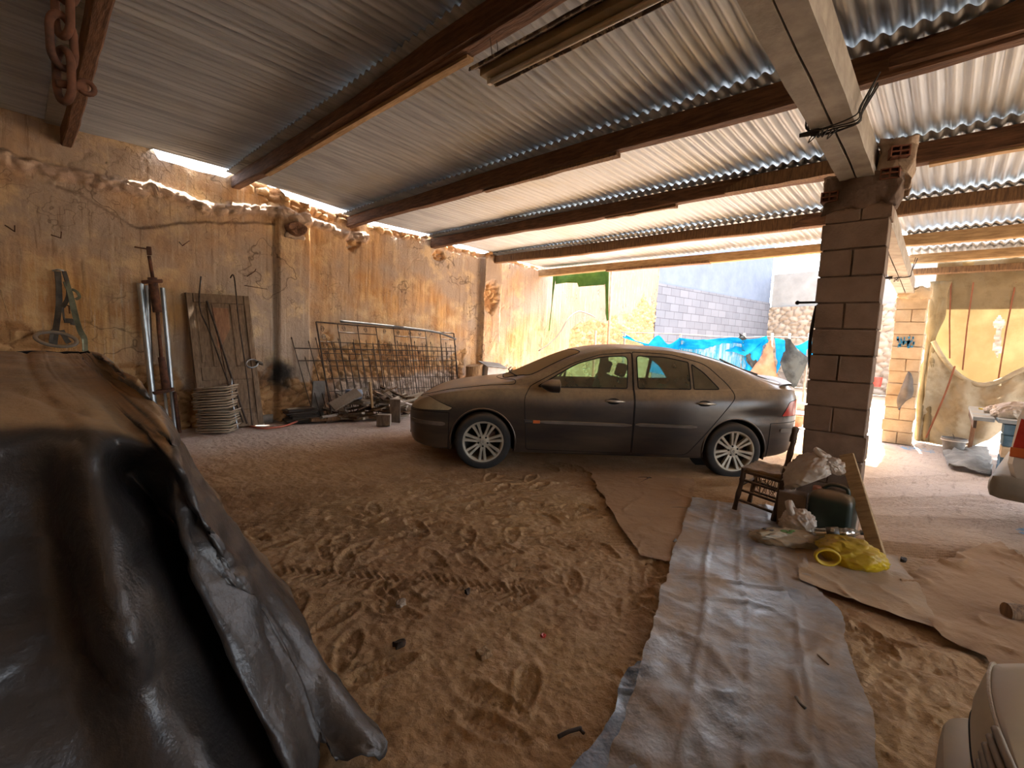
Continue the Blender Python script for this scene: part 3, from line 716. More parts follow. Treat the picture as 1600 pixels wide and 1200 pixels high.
def make_car():
    t = thing('car', 'dusty dark five-door hatchback car parked sideways in the shed', 'car')
    stations = sorted(set([0, .015, .03, .05, .08, .12] + [round(.16 + .05 * k, 3) for k in range(87)] + [4.50, 4.53, 4.555, 4.57, 4.576]))
    stations = [s for s in stations if s <= 4.576]
    bm = bmesh.new(); rings = []
    for s in stations:
        sec = section(s); L = len(sec)
        rings.append([bm.verts.new((s, y, z)) for y, z in sec] + [bm.verts.new((s, -y, z)) for y, z in sec[-2:0:-1]])
    n = len(rings[0])
    for i in range(len(rings) - 1):
        for k in range(n): bm.faces.new((rings[i][k], rings[i][(k + 1) % n], rings[i + 1][(k + 1) % n], rings[i + 1][k]))
    # nose and tail skins
    for ring, s, dr in ((rings[0], 0, -1), (rings[-1], 4.576, 1)):
        prev = ring; cz = sum(v.co.z for v in ring) / n
        for q, push in ((.7, .02), (.35, .033), (.0, .037)):
            if q == 0:
                c = bm.verts.new((s + dr * push, 0, cz))
                for k in range(n): bm.faces.new((prev[k], prev[(k + 1) % n], c))
            else:
                cur = [bm.verts.new((s + dr * push, v.co.y * q, cz + (v.co.z - cz) * q)) for v in ring]
                for k in range(n): bm.faces.new((prev[k], prev[(k + 1) % n], cur[(k + 1) % n], cur[k]))
                prev = cur
    bmesh.ops.recalc_face_normals(bm, faces=bm.faces)
    # dent behind the rear arch of the near side (crumpled quarter)
    for v in bm.verts:
        d = math.hypot((v.co.x - 4.05) / .28, (v.co.z - .70) / .055)
        if v.co.y > .3 and d < 1.6: v.co.y -= .022 * math.exp(-d * d)
    wheels_s = (.93, 3.675); ZW = .302
    def arch(cx, r=.352): return [(cx + r * math.cos(a), ZW + r * math.sin(a) * 1.02) for a in [2 * PI * k / 36 for k in range(36)]]
    for cx in wheels_s:
        for sd in (1, -1):
            fs = cut(bm, arch(cx), (0, 2), lambda c, sd=sd: c.y * sd > .45)
            bmesh.ops.delete(bm, geom=fs, context='FACES')
    gaps = MB()
    def edge_gap(fs, r=.0035):
        S = set(fs); seen = set()
        for f in fs:
            for e in f.edges:
                lf = [x for x in e.link_faces]
                if len(lf) == 2 and ((lf[0] in S) != (lf[1] in S)):
                    a, b = e.verts[0].co, e.verts[1].co
                    if (a - b).length > 1e-4: gaps.tube([a.copy(), b.copy()], r, 5, cap=False)
    def split(fs, name, mat, gap=.0035, push=0.0, smooth=True, label=None, solid=0):
        if not fs: return None
        if gap: edge_gap(fs, gap)
        vm = {}; nb = bmesh.new()
        for f in fs:
            vs = []
            for v in f.verts:
                if v not in vm: vm[v] = nb.verts.new(v.co + v.normal * push)
                vs.append(vm[v])
            nf = nb.faces.new(vs)
        me = bpy.data.meshes.new(name); nb.to_mesh(me); nb.free()
        me.polygons.foreach_set('use_smooth', [smooth] * len(me.polygons)); me.materials.append(mat)
        o = bpy.data.objects.new(name, me); COL.objects.link(o); o.parent = t
        bmesh.ops.delete(bm, geom=fs, context='FACES')
        if label: o['label'] = label
        if solid:
            md = o.modifiers.new('thickness', 'SOLIDIFY'); md.thickness = solid; md.offset = -1
        return o
    side = lambda sd: (lambda c: c.y * sd > .25)
    W1 = rpoly([(1.50, .915, .03), (2.48, .935, .02), (2.50, 1.295, .06), (2.22, 1.275, .1), (1.93, 1.185, .1)])
    W2 = rpoly([(2.60, .94, .02), (3.18, .955, .015), (3.18, 1.255, .015), (2.92, 1.30, .06), (2.60, 1.305, .04)])
    W3 = rpoly([(3.215, .957, .015), (3.50, .968, .03), (3.34, 1.15, .05), (3.215, 1.235, .015)])
    FR = rpoly([(1.40, .235, .03), (2.545, .235, .02), (2.545, 1.335, .02), (2.2, 1.30, .05), (1.90, 1.195, .1), (1.42, .915, .03), (1.36, .80, .05)])
    RR = rpoly([(2.555, .235, .02), (3.15, .235, .06), (3.36, .50, .12), (3.66, .90, .06), (3.60, 1.02, .06), (3.38, 1.24, .1), (3.0, 1.335, .08), (2.555, 1.345, .02)])
    for sd in (1, -1):
        lb = 'near side' if sd == 1 else None
        o = split(cut(bm, W1, (0, 2), side(sd)), 'front_window', M['glass'], .006)
        o = split(cut(bm, W2, (0, 2), side(sd)), 'rear_window', M['glass'], .006)
        o = split(cut(bm, W3, (0, 2), side(sd)), 'quarter_window', M['glass'], .006)
        d1 = split(cut(bm, FR, (0, 2), lambda c, sd=sd: c.y * sd > .38), 'front_door', M['paint'], .0045)
        d2 = split(cut(bm, RR, (0, 2), lambda c, sd=sd: c.y * sd > .38), 'rear_door', M['paint'], .0045)
        for d, hs_ in ((d1, 2.33), (d2, 3.32)):
            hb = MB(); zc = .80 if d is d1 else .815; yw = cw(hs_) - .008
            hb.tube([(hs_ - .10, sd * (yw + .012), zc), (hs_ - .05, sd * (yw + .030), zc + .002), (hs_ + .05, sd * (yw + .030), zc), (hs_ + .11, sd * (yw + .010), zc - .004)], [.008, .014, .014, .007], 8)
            ho = hb.build('door_handle', M['chrome'], d, smooth=True); ho['label'] = 'shiny grip handle'
            hb = MB(); hb.lathe([(.001, -.004), (.055, -.002), (.062, .004), (.001, .006)], T((hs_ - .01, sd * (yw - .001), zc - .004), (-sd * PI / 2, 0, 0), (1.15, .55, 1)), 20)
            hb.build('handle_recess', M['gap_black'], d, smooth=True)
        # rubbing strip along the doors
        for (a, b, zz, dd) in ((1.52, 2.53, .545, d1), (2.57, 3.24, .555, d2)):
            mb = MB(); R = []
            for k in range(13):
                s = a + (b - a) * k / 12; y = cw(s) * 1.0 + .001; h = .020 if k not in (0, 12) else .008
                R.append([Vector((s, sd * (y - .012), zz - h)), Vector((s, sd * (y + .012), zz - h * .7)), Vector((s, sd * (y + .014), zz + h * .7)), Vector((s, sd * (y - .012), zz + h))])
            mb.loft(R).build('rubbing_strip', M['mould_grey'], dd, smooth=False)
        hl = rpoly([(.02, .60, .02), (.10, .705, .04), (.30, .765, .05), (.60, .655, .02), (.56, .625, .02)])
        split(cut(bm, hl, (0, 2), lambda c, sd=sd: c.y * sd > .30 and c.x < .8), 'headlight', M['headlamp'], .004, .002)
        tl = rpoly([(4.22, .70, .02), (4.33, .86, .03), (4.50, .885, .02), (4.60, .86, .01), (4.60, .71, .01)])
        split(cut(bm, tl, (0, 2), lambda c, sd=sd: c.y * sd > .28 and c.x > 4.1), 'tail_light', M['tail_red'], .004, .003)
    # windscreen, rear glass, bonnet, boot lid seen from above
    up = lambda lo, hi: (lambda c: lo < c.x < hi and c.z > .7)
    WS = rpoly([(1.13, -.30, .1), (1.40, -.665, .05), (2.00, -.535, .08), (1.93, 0, 0), (2.00, .535, .08), (1.40, .665, .05), (1.13, .30, .1)])
    split(cut(bm, WS, (0, 1), up(1.0, 2.2)), 'windscreen', M['screen'], .006)
    RG = rpoly([(3.42, -.46, .06), (4.02, -.60, .06), (4.22, -.5, .06), (4.26, 0, 0), (4.22, .5, .06), (4.02, .60, .06), (3.42, .46, .06), (3.36, 0, 0)])
    split(cut(bm, RG, (0, 1), up(3.2, 4.35)), 'rear_windscreen', M['screen'], .006)
    BO = rpoly([(.13, -.44, .1), (.32, -.66, .1), (.7, -.735, .1), (1.28, -.73, .05), (1.09, -.33, .15), (1.05, 0, 0), (1.09, .33, .15), (1.28, .73, .05), (.7, .735, .1), (.32, .66, .1), (.13, .44, .1), (.09, 0, 0)])
    split(cut(bm, BO, (0, 1), up(.0, 1.4)), 'bonnet', M['paint'], .0045)
    FB = [(-.1, .1), (.56, .1), (.56, .60), (.30, .60), (-.1, .575)]
    fb = split(cut(bm, FB, (0, 2), lambda c: c.x < .8), 'front_bumper', M['paint'], .004)
    RB = [(4.06, .1), (4.8, .1), (4.8, .66), (4.06, .62)]
    rb = split(cut(bm, RB, (0, 2), lambda c: c.x > 3.9), 'rear_bumper', M['paint'], .004)
    for par, s0, s1, zz in ((rb, 4.20, 4.55, .545), (fb, .06, .52, .475)):
        for sd in (1, -1):
            R = []
            for k in range(15):
                s = s0 + (s1 - s0) * k / 14; y = cw(s); h = .020 if 0 < k < 14 else .01
                R.append([Vector((s, sd * (y - .02), zz - h)), Vector((s, sd * (y + .010), zz - h)), Vector((s, sd * (y + .012), zz + h)), Vector((s, sd * (y - .02), zz + h))])
            MB().loft(R).build('bumper_strip', M['mould_grey'], par)
    # fog lamp opening, grille
    MB().box((-.005, 0, .50), (.04, .40, .05), bev=.01).build('grille', M['gap_black'], fb)
    MB().box((.03, 0, .31), (.06, .70, .08), bev=.01).build('lower_intake', M['gap_black'], fb)
    # body shell left over
    me = bpy.data.meshes.new('body'); bm.to_mesh(me); bm.free(); me.polygons.foreach_set('use_smooth', [True] * len(me.polygons)); me.materials.append(M['paint'])
    o = bpy.data.objects.new('body', me); COL.objects.link(o); o.parent = t
    gaps.build('panel_gaps', M['gap_black'], t)
    # arch lips and liners
    for cx in wheels_s:
        for sd in (1, -1):
            pts = []
            for k in range(25):
                a = math.radians(-14 + 208 * k / 24); s = cx + .352 * math.cos(a); z = ZW + .359 * math.sin(a)
                pts.append((s, sd * (cw(s) - .008 - (.02 if z < .3 else 0)), z))
            MB().tube(pts, .011, 8).build('arch_lip', M['paint'], t, smooth=True)
            R = []
            for k in range(25):
                a = math.radians(-14 + 208 * k / 24); s = cx + .352 * math.cos(a); z = ZW + .359 * math.sin(a)
                R.append([Vector((s, sd * .42, z)), Vector((s, sd * (cw(s) - .01), z))])
            MB().grid([[r[0] for r in R], [r[1] for r in R]]).build('arch_liner', M['gap_black'], t, smooth=True)
            MB().lathe([(.001, 0), (.352, 0), (.352, .004), (.001, .004)], T((cx, sd * .42, ZW), (PI / 2, 0, 0)), 32).build('arch_liner', M['gap_black'], t)
    # dark floor pan
    MB().box((2.3, 0, .24), (2.1, 1.5, .06)).box((2.3, 0, .5), (4.0, 1.0, .02)).build('floor_pan', M['gap_black'], t)
    # wheels
    def wheel(cx, sd, steer=0.0, spin=0.0):
        W = bpy.data.objects.new('wheel', None); COL.objects.link(W); W.parent = t; W.location = (cx, sd * .775, ZW)
        W.rotation_euler = (0, 0, steer + (PI if sd < 0 else 0))
        out = T((0, 0, 0), (-PI / 2, 0, 0))     # lathe z -> +y outward
        prof = [(.205, -.10), (.225, -.108), (.275, -.108), (.296, -.095), (.305, -.07), (.307, -.03), (.307, .03), (.305, .07), (.296, .095), (.275, .108), (.24, .110), (.222, .104), (.213, .09), (.21, 0)]
        MB().lathe(prof, out, 56).build('tyre', M['tyre'], W, smooth=True)
        rm = MB(); pr = [(.214, -.09), (.205, -.06), (.195, -.02), (.195, .05), (.205, .085), (.222, .100), (.222, .106), (.212, .106), (.203, .100), (.196, .085)]
        R = [[out @ Vector((r * math.cos(2 * PI * k / 56), r * math.sin(2 * PI * k / 56), z)) for k in range(56)] for r, z in pr]
        rm.loft(R, cap=False); rim = rm.build('rim', M['alloy'], W, smooth=True, angle=40)
        sp = MB(); ns = 7
        for k in range(ns):
            a0 = 2 * PI * k / ns + PI / 2 + spin
            for q in (-1, 1):
                a1 = a0 + q * .145
                p = Vector((.045 * math.cos(a0 + q * .22), .045 * math.sin(a0 + q * .22))); e = Vector((.205 * math.cos(a1), .205 * math.sin(a1)))
                d = (e - p).normalized(); nn = Vector((-d.y, d.x))
                w0, w1 = .017, .0155
                def ring(c, w, z0, z1): return [out @ Vector((c.x + nn.x * w, c.y + nn.y * w, z0)), out @ Vector((c.x - nn.x * w, c.y - nn.y * w, z0)), out @ Vector((c.x - nn.x * w * .75, c.y - nn.y * w * .75, z1)), out @ Vector((c.x + nn.x * w * .75, c.y + nn.y * w * .75, z1))]
                mid = p.lerp(e, .5)
                sp.loft([ring(p, w0, .045, .078), ring(mid, w1 * .92, .055, .092), ring(e, w1 * 1.25, .075, .103)])
        sp.build('spokes', M['alloy'], W)
        MB().lathe([(.001, .03), (.075, .035), (.078, .068), (.068, .080), (.034, .086), (.030, .092), (.001, .094)], out, 30).build('hub', M['alloy'], W, smooth=True, angle=35)
        for k in range(5):
            a = 2 * PI * k / 5 + PI / 2 + spin
            MB().lathe([(.001, .078), (.0105, .078), (.0105, .088), (.004, .090), (.001, .086)], out @ T((.052 * math.cos(a), .052 * math.sin(a), 0)), 10).build('lug_nut', M['gap_black'], W)
        em = MB()
        for (x1, z1, x2, z2) in ((-.010, 0, 0, .014), (0, .014, .010, 0), (.010, 0, 0, -.014), (0, -.014, -.010, 0)):
            em.box(((x1 + x2) / 2, .0955, (z1 + z2) / 2), (.018, .003, .004), (0, -math.atan2(z2 - z1, x2 - x1), 0))
        em.build('hub_emblem', M['mould_grey'], W)
        MB().lathe([(.001, -.02), (.135, -.02), (.135, .0), (.001, .0)], out, 32).build('brake_disc', M['rust'], W)
        MB().box((.09, .01, .06), (.09, .05, .10), bev=.01).build('brake_caliper', M['rust'], W)
    wheel(.93, 1, math.radians(-4)); wheel(3.675, 1, 0, .45); wheel(.93, -1, math.radians(-4)); wheel(3.675, -1)
    # door mirrors
    for sd in (1, -1):
        mb = MB(); c = Vector((1.62, sd * .965, .945)); R = []
        for k in range(9):
            f = k / 8; x = -.095 + .19 * f; rr = math.sin(min(f * 1.35 + .12, 1) * PI / 2)
            R.append([c + Vector((x, sd *   .095 * rr * math.cos(a), .072 * rr * math.sin(a))) for a in [2 * PI * q / 18 for q in range(18)]])
        mo = mb.loft(R).build('door_mirror', M['paint'], t, smooth=True, angle=50)
        MB().tube([(1.60, sd * .80, .905), (1.62, sd * .90, .925)], [.03, .025], 8, flat=(.6, 1.5)).build('mirror_arm', M['car_plastic'], mo)
        MB().lathe([(.001, 0), (.052, 0), (.052, .003), (.001, .003)], T((1.718, sd * .965, .945), (0, PI / 2, 0), (1.1, 1.5, 1)), 20).build('mirror_glass', M['chrome'], mo)
    # side indicator badge in front of the near door
    for sd in (1, -1):
        b = MB().box((1.50, sd * (cw(1.5) + .010), .545), (.075, .012, .034), bev=.004).build('side_repeater', M['amber'], t); b['label'] = 'orange side lamp'
        b = MB().box((1.42, sd * (cw(1.42) + .008), .545), (.11, .010, .036), bev=.003).build('model_badge', M['car_plastic'], t)
        q = MB()
        for k in range(5): q.box((1.385 + .016 * k, sd * (cw(1.42) + .014), .545), (.010, .002, .013))
        q.build('badge_letters', M['mould_grey'], b)
    # wipers heap at the foot of the windscreen
    for (y0, y1) in ((.55, .02), (.02, -.5)):
        w_ = MB().tube([(1.22 + .10 * abs(y0), y0, .99 + .02), (1.20, (y0 + y1) / 2, 1.035), (1.24, y1, 1.05)], .009, 6).build('wiper', M['black_rubber'], t)
    MB().tube([(4.40, 0, 1.12), (4.10, .05, 1.185), (3.72, .28, 1.30)], .010, 6).build('wiper', M['black_rubber'], t)
    # boot spoiler lip
    R = []
    for k in range(21):
        y = -.70 + 1.4 * k / 20; x = 4.54 - .16 * (y / .7) ** 2; z = 1.085 - .05 * (y / .7) ** 2
        R.append([Vector((x - .14, y, z - .012)), Vector((x + .02, y, z + .004)), Vector((x + .03, y, z + .022)), Vector((x - .02, y, z + .026)), Vector((x - .12, y, z + .006))])
    MB().loft(R).build('boot_spoiler', M['paint'], t, smooth=True, angle=45)
    # dark trim rail over the rear glass side
    for sd in (1,-1):
        MB().tube([(3.50, sd * .50, 1.300), (3.8, sd * .555, 1.205), (4.05, sd * .60, 1.115), (4.20, sd * .60, 1.065)], .011, 6).build('rear_glass_trim', M['car_plastic'], t)
    # cabin
    def seat(x, y, wid, name='seat'):
        s = MB().box((x, y, .46), (.50, wid, .16), (0, -.08, 0), bev=.05).box((x + .31, y, .74), (.13, wid, .60), (0, .28, 0), bev=.05).build(name, M['interior'], t, smooth=True, angle=50)
        if wid < 1:
            MB().box((x + .41, y, 1.12), (.09, .24, .16), (0, .25, 0), bev=.035).tube([(x + .385, y - .05, 1.03), (x + .40, y - .05, 1.09)], .006).tube([(x + .385, y + .05, 1.03), (x + .40, y + .05, 1.09)], .006).build('headrest', M['interior'], s, smooth=True, angle=50)
        return s
    seat(2.10, .37, .48); seat(2.10, -.37, .48); seat(2.95, 0, 1.24, 'rear_seat').location = (0, 0, -.13)
    MB().box((1.48, 0, .80), (.36, 1.36, .20), bev=.06).build('dashboard', M['interior'], t, smooth=True, angle=50)
    sw = [Vector((1.78, .37, .92)) + Vector((.05 * math.cos(a) * .0 + .07 * math.cos(a), .185 * math.sin(a), .17 * math.cos(a))) for a in [2 * PI * k / 28 for k in range(28)]]
    MB().tube(sw, .013, 8, closed=True).tube([(1.66, .37, .85), (1.78, .37, .92)], .02, 8).box((1.78, .37, .92), (.03, .32, .03), (0, .35, 0)).build('steering_wheel', M['car_plastic'], t, smooth=True, angle=50)
    for q in (1, -1): MB().box((2.56, q * .66, 1.10), (.05, .05, .42), (q * .3, .0, 0)).build('inner_pillar', M['interior'], t)
    # place it: near-side wheels on the marks read from the photo
    f = Vector((3.45, 3.64, 0)); r_ = Vector((5.39, 1.69, 0)); d = (r_ - f).normalized()      # nose -> tail
    an = math.atan2(d.y, d.x)
    # the car's +x runs nose->tail, its +y must point at the viewer (-x,-y side)
    t.rotation_euler = (0, 0, an); t.scale = (1, -1, 1)
    near = Vector((d.y, -d.x, 0))
    if near.dot(Vector((-1, -1, 0))) < 0: near = -near
    f = f + near * .10; org = f - d * .925 - near * .885
    t.location = (org.x, org.y, -.012)
    return t
car = make_car()
# mirror is baked so that no part carries a negative scale
def bake_mirror(root):
    root.scale = (1, 1, 1)
    S = Matrix.Scale(-1, 4, (0, 1, 0))
    done = set()
    def rec(o):
        for c in [x for x in COL.objects if x.parent == o]:
            if c.type == 'EMPTY':
                c.location.y *= -1; c.rotation_euler.z *= -1
            elif c.data.name not in done:
                done.add(c.data.name)
                if o.name.split('.')[0] != 'wheel':
                    for v in c.data.vertices:
                        if v.co.x < .45: v.co.x = .45 - (.45 - v.co.x) * .87
                        elif v.co.x > 4.1: v.co.x = 4.1 + (v.co.x - 4.1) * .84
                        if v.co.z > .9: v.co.z = .9 + (v.co.z - .9) * .97
                c.data.transform(S); c.data.flip_normals()
            rec(c)
    rec(root)
bake_mirror(car)
# ================================================================== SHEETS AND COVERS
def cover_mat():
    m = NT('dusty_black_cover'); v = m.co()
    up = m.upness(.45, .9)
    n = m.ramp(m.noise(3.2, 6, .65, v), [(.3, .5), (.55, 1.)])
    d = m.math('MULTIPLY', m.math('MULTIPLY', up, n), m.attr('dust'))
    d = m.math('MAXIMUM', d, m.math('MULTIPLY', m.math('MULTIPLY', m.attr('side'), m.ramp(m.noise(6, 6, .7, m.co((2, 2, .8))), [(.35, .1), (.65, .75)])), .8))
    smear = m.math('MULTIPLY', m.ramp(m.noise(2.0, 6, .7, m.co((3, 3, .8))), [(.5, 0.02), (.85, .12)]), 1.0)
    d = m.math('MAXIMUM', d, smear)
    col = m.mix(d, '1f2022', 'ab8760')
    wr = m.math('ADD', m.noise(9, 5, .6, v), m.math('MULTIPLY', m.noise(40, 4, .6, v), .25))
    return m.done(col, m.math('ADD', m.math('MULTIPLY', d, .45), .38), 0, m.bump(wr, .45, .02))
M['cover'] = cover_mat()
def cspline_arr(A, n):
    """catmull-rom along axis 0 of an array"""
    N = A.shape[0]; out = []
    for i in range(N - 1):
        p0, p1, p2, p3 = A[max(i - 1, 0)], A[i], A[i + 1], A[min(i + 2, N - 1)]
        for k in range(n):
            t = k / n
            out.append(.5 * (2 * p1 + (p2 - p0) * t + (2 * p0 - 5 * p1 + 4 * p2 - p3) * t * t + (3 * p1 - p0 - 3 * p2 + p3) * t ** 3))
    out.append(A[-1]); return np.array(out)
def drape():
    V = lambda *p: np.array(p, float)
    P = lambda x, y, z: np.array(G(x, y, z))
    # columns run round the covered load from the left of the near end to the far right corner;
    # rows: far/inner top, inner top, top edge, 4 down the face, hem
    cols = []
    def col(inner, edge, mids, hem): cols.append([inner[0], inner[1], edge] + mids + [hem])
    cB1, cB2 = V(-.75, 3.1, 1.24), V(-.75, 2.4, 1.18)
    col([cB1, cB2], V(-.80, 1.85, 1.07), [V(-.82, 1.72, .9), V(-.84, 1.55, .62), V(-.86, 1.40, .32)], V(-.86, 1.25, 0))
    col([V(-.40, 3.1, 1.24), V(-.4, 2.45, 1.19)], V(-.38, 1.87, 1.075), [V(-.38, 1.76, .9), V(-.38, 1.52, .62), V(-.36, 1.28, .32)], V(-.34, 1.10, 0))
    col([V(-.05, 3.08, 1.23), V(-.05, 2.45, 1.18)], V(-.02, 1.86, 1.075), [V(.0, 1.80, .9), V(.02, 1.62, .62), V(.05, 1.35, .32)], V(.08, 1.12, 0))
    # first long ridge
    col([V(.05, 3.05, 1.23), V(.05, 2.4, 1.18)], P(130, 668, 1.075), [P(150, 760, .94), P(205, 985, .66), P(275, 1110, .42)], P(420, 1500, 0))
    # deep valley behind it
    col([V(.10, 3.03, 1.23), V(.10, 2.4, 1.18)], P(180, 674, 1.06), [V(.24, 1.84, .88), V(.40, 1.80, .60), V(.52, 1.62, .30)], V(.55, 1.30, 0))
    # second ridge, from the shoulder to the pinched corner
    col([V(.15, 3.0, 1.225), V(.16, 2.3, 1.17)], P(232, 690, 1.03), [P(262, 740, .93), P(285, 860, .74), P(345, 1000, .52)], P(505, 1330, 0))
    col([V(.18, 3.0, 1.225), V(.2, 2.3, 1.17)], P(262, 712, 1.01), [P(300, 780, .86), P(352, 900, .64), P(400, 955, .50)], P(500, 1165, .10))
    col([V(.20, 3.0, 1.222), V(.22, 2.35, 1.17)], P(262, 668, 1.07), [P(308, 795, .84), P(382, 905, .60), P(438, 1005, .36)], P(530, 1192, .06))
    # flared corner of the hem
    col([V(.22, 3.0, 1.222), V(.25, 2.45, 1.165)], P(250, 640, 1.10), [P(318, 760, .82), P(405, 890, .48), P(495, 1030, .20)], P(598, 1178, .015))
    col([V(.23, 3.02, 1.222), V(.27, 2.6, 1.18)], P(232, 618, 1.14), [P(296, 728, .86), P(374, 845, .5), P(445, 955, .2)], P(520, 1052, .03))
    col([V(.24, 3.05, 1.222), V(.27, 2.8, 1.2)], P(215, 605, 1.165), [P(258, 678, .88), P(325, 776, .5), P(380, 848, .2)], P(432, 908, .0))
    col([V(.24, 3.1, 1.222), V(.26, 3.0, 1.21)], P(185, 580, 1.19), [P(232, 648, .9), P(286, 722, .52), P(330, 782, .2)], P(370, 826, .0))
    col([V(.22, 3.2, 1.22), V(.24, 3.2, 1.215)], V(.30, 3.25, 1.18), [P(212, 616, .88), P(254, 668, .52), P(290, 718, .2)], P(322, 756, .0))
    col([V(.10, 3.3, 1.22), V(.12, 3.4, 1.20)], V(.15, 3.5, 1.16), [V(.25, 4.2, .85), V(.4, 4.8, .5), V(.6, 5.2, .2)], V(.7, 5.4, 0))
    col([V(-.75, 3.3, 1.22), V(-.75, 3.4, 1.2)], V(-.75, 3.6, 1.16), [V(-.75, 4.2, .85), V(-.75, 4.8, .5), V(-.75, 5.2, .2)], V(-.75, 5.4, 0))
    A = np.array(cols)                       # ncol, nrow, 3
    A = cspline_arr(A, 10); A = cspline_arr(A.transpose(1, 0, 2), 14)   # rows, cols
    R, C, _ = A.shape
    u, v = np.meshgrid(np.arange(R) / R, np.arange(C) / C, indexing='ij')
    du = np.gradient(A, axis=0); dv = np.gradient(A, axis=1); n = np.cross(dv, du); n /= (np.linalg.norm(n, axis=2, keepdims=True) + 1e-9)
    x, y, z = A[..., 0], A[..., 1], A[..., 2]
    low = sm(1.05, .3, z)
    wr = (fbm(v * 22 + z * .6, z * 1.6, 4, 3) - .5) * .07 * (.25 + low) + (fbm(x * 6 + y * 4, z * 6 + y * 3, 9, 4) - .5) * .030
    cre = np.abs(fbm(x * 3 + y * 2, z * 4 - y, 14, 3) - .5); wr = wr + .012 * sm(.04, 0, cre)
    A = A + n * wr[..., None]
    A[..., 2] = np.maximum(A[..., 2], .004)
    # ragged raised lip at the hem
    hem = sm(.93, 1.0, u)
    A[..., 2] += hem * np.clip((fbm(v * 60, v * 0, 33, 2) - .45), 0, 1) * .10
    ncol = C - 1; cc = v * C / 14.0        # column index
    dust = np.clip(sm(.345, .315, u) + .12, 0, 1); side = sm(6.6, 7.4, cc) * sm(.30, .36, u)
    t = tag(grid_mesh('tarpaulin', A, M['cover'], {'dust': dust, 'side': side}), 'big black dust-covered tarpaulin draped over a load in the left foreground', 'tarpaulin')
    md = t.modifiers.new('thickness', 'SOLIDIFY'); md.thickness = .003
    return t
drape()

# ---- plastic sheets lying on the dirt
def sheet_mat(name, c1, c2, dustc, shine=.32, dmask=(.42, .66), bsc=7):
    m = NT(name); v = m.co()
    d = m.ramp(m.noise(2.6, 6, .65, v), [(dmask[0], 0.), (dmask[1], .9)])
    base = m.mix(m.ramp(m.noise(4, 5, .6, v), [(.4, 0.), (.6, 1.)]), c1, c2)
    d2 = m.ramp(m.noise(30, 4, .7, v), [(.45, 0.), (.7, .35)])
    dd = m.math('MAXIMUM', d, d2)
    col = m.mix(dd, base, dustc)
    M[name] = m.done(col, m.math('ADD', m.math('MULTIPLY', dd, .5), shine), 0, m.bump(m.math('ADD', m.noise(bsc, 4, .6, v), m.math('MULTIPLY', m.noise(26, 4, .6, v), .3)), .55, .02))
sheet_mat('grey_plastic', '7d7e82', '9a9a9b', 'a08468', .34, (.36, .62))
sheet_mat('blue_plastic', '5f6d80', '8590a0', 'a08e80', dmask=(.55, .8))
sheet_mat('brown_plastic', '94806a', 'a8927a', 'ad8c68', .6, (.3, .6))
sheet_mat('dirt_sheet', '8a6a4e', '9c7a5a', 'a07c58', .7, (.25, .5))
def flat_sheet(name, label, mat, pxs, lift, seed, wr=.02, n=70, group=None, folds=True, edge=.02):
    """pxs: four corners or two long edges [[left edge points],[right edge points]] in the photograph"""
    L = [np.array(G(*p)) for p in pxs[0]]; R = [np.array(G(*p)) for p in pxs[1]]
    def res(P, n):
        P = np.array(P); d = np.r_[0, np.cumsum(np.linalg.norm(np.diff(P, axis=0), axis=1))]; s = np.linspace(0, d[-1], n)
        return np.stack([np.interp(s, d, P[:, k]) for k in range(3)], 1)
    Ln = np.linalg.norm(L[0] - L[-1]); Wn = max(np.linalg.norm(L[0] - R[0]), np.linalg.norm(L[-1] - R[-1]))
    nl = int(min(240, max(20, Ln / .018))); nw = int(min(160, max(16, Wn / .018)))
    a = res(L, nl); b = res(R, nl); t = np.linspace(0, 1, nw)[None, :, None]
    P = a[:, None, :] * (1 - t) + b[:, None, :] * t
    U = np.linspace(0, 1, nl)[:, None] * np.ones((1, nw)); Vv = t[..., 0] * np.ones((nl, 1))
    ed = np.minimum(np.minimum(U, 1 - U) * Ln, np.minimum(Vv, 1 - Vv) * Wn)
    wav = sm(.15, 0, ed)
    P[..., 0] += (fbm(P[..., 0] * 6, P[..., 1] * 6, seed) - .5) * .06 * wav; P[..., 1] += (fbm(P[..., 0] * 6, P[..., 1] * 6, seed + 3) - .5) * .06 * wav
    x, y = P[..., 0], P[..., 1]
    z = floor_h(x, y) * .35 + .012 + lift
    z = z + np.clip(fbm(x * 3.2, y * 3.2, seed + 7, 4) - .42, 0, 1) * wr * 3
    rid = np.abs(fbm(x * 1.7, y * 1.7, seed + 11, 3) - .5); z = z + .9 * wr * sm(.035, 0, rid)
    rid2 = np.abs(fbm(x * 3.1 + 7, y * 3.1, seed + 21, 2) - .5); z = z + .5 * wr * sm(.03, 0, rid2)
    if folds:
        for f in (.26, .50, .76): z = z + .010 * sm(.010, 0, np.abs(Vv - f - .004 * np.sin(U * 20)))  # fold lines from the packing
        for f in (.34, .52): z = z + .012 * sm(.008, 0, np.abs(U - f - .02 * (Vv - .5)))
    z = z + wav * (fbm(x * 4, y * 4, seed + 31) - .4) * edge
    fl = floor_h(x, y)
    P[..., 2] = np.maximum(z, fl + .003 + lift * .6)
    o = tag(grid_mesh(name, P, mat), label, 'sheet', group)
    return o
flat_sheet('plastic_sheet', 'blue grey plastic sheet sticking out from under the left edge of the long sheet', M['blue_plastic'], [[(995, 1033), (960, 1100), (895, 1215)], [(1045, 1033), (1060, 1110), (1080, 1260)]], .002, 3, .010)
flat_sheet('plastic_sheet', 'long crumpled grey plastic sheet running from the foreground to the broken chair', M['grey_plastic'],
           [[(1082, 783), (1045, 880), (1028, 960), (1008, 1020), (958, 1180), (940, 1260)], [(1235, 800), (1275, 925), (1308, 960), (1330, 1040), (1360, 1120), (1372, 1260)]], .012, 9, .011)
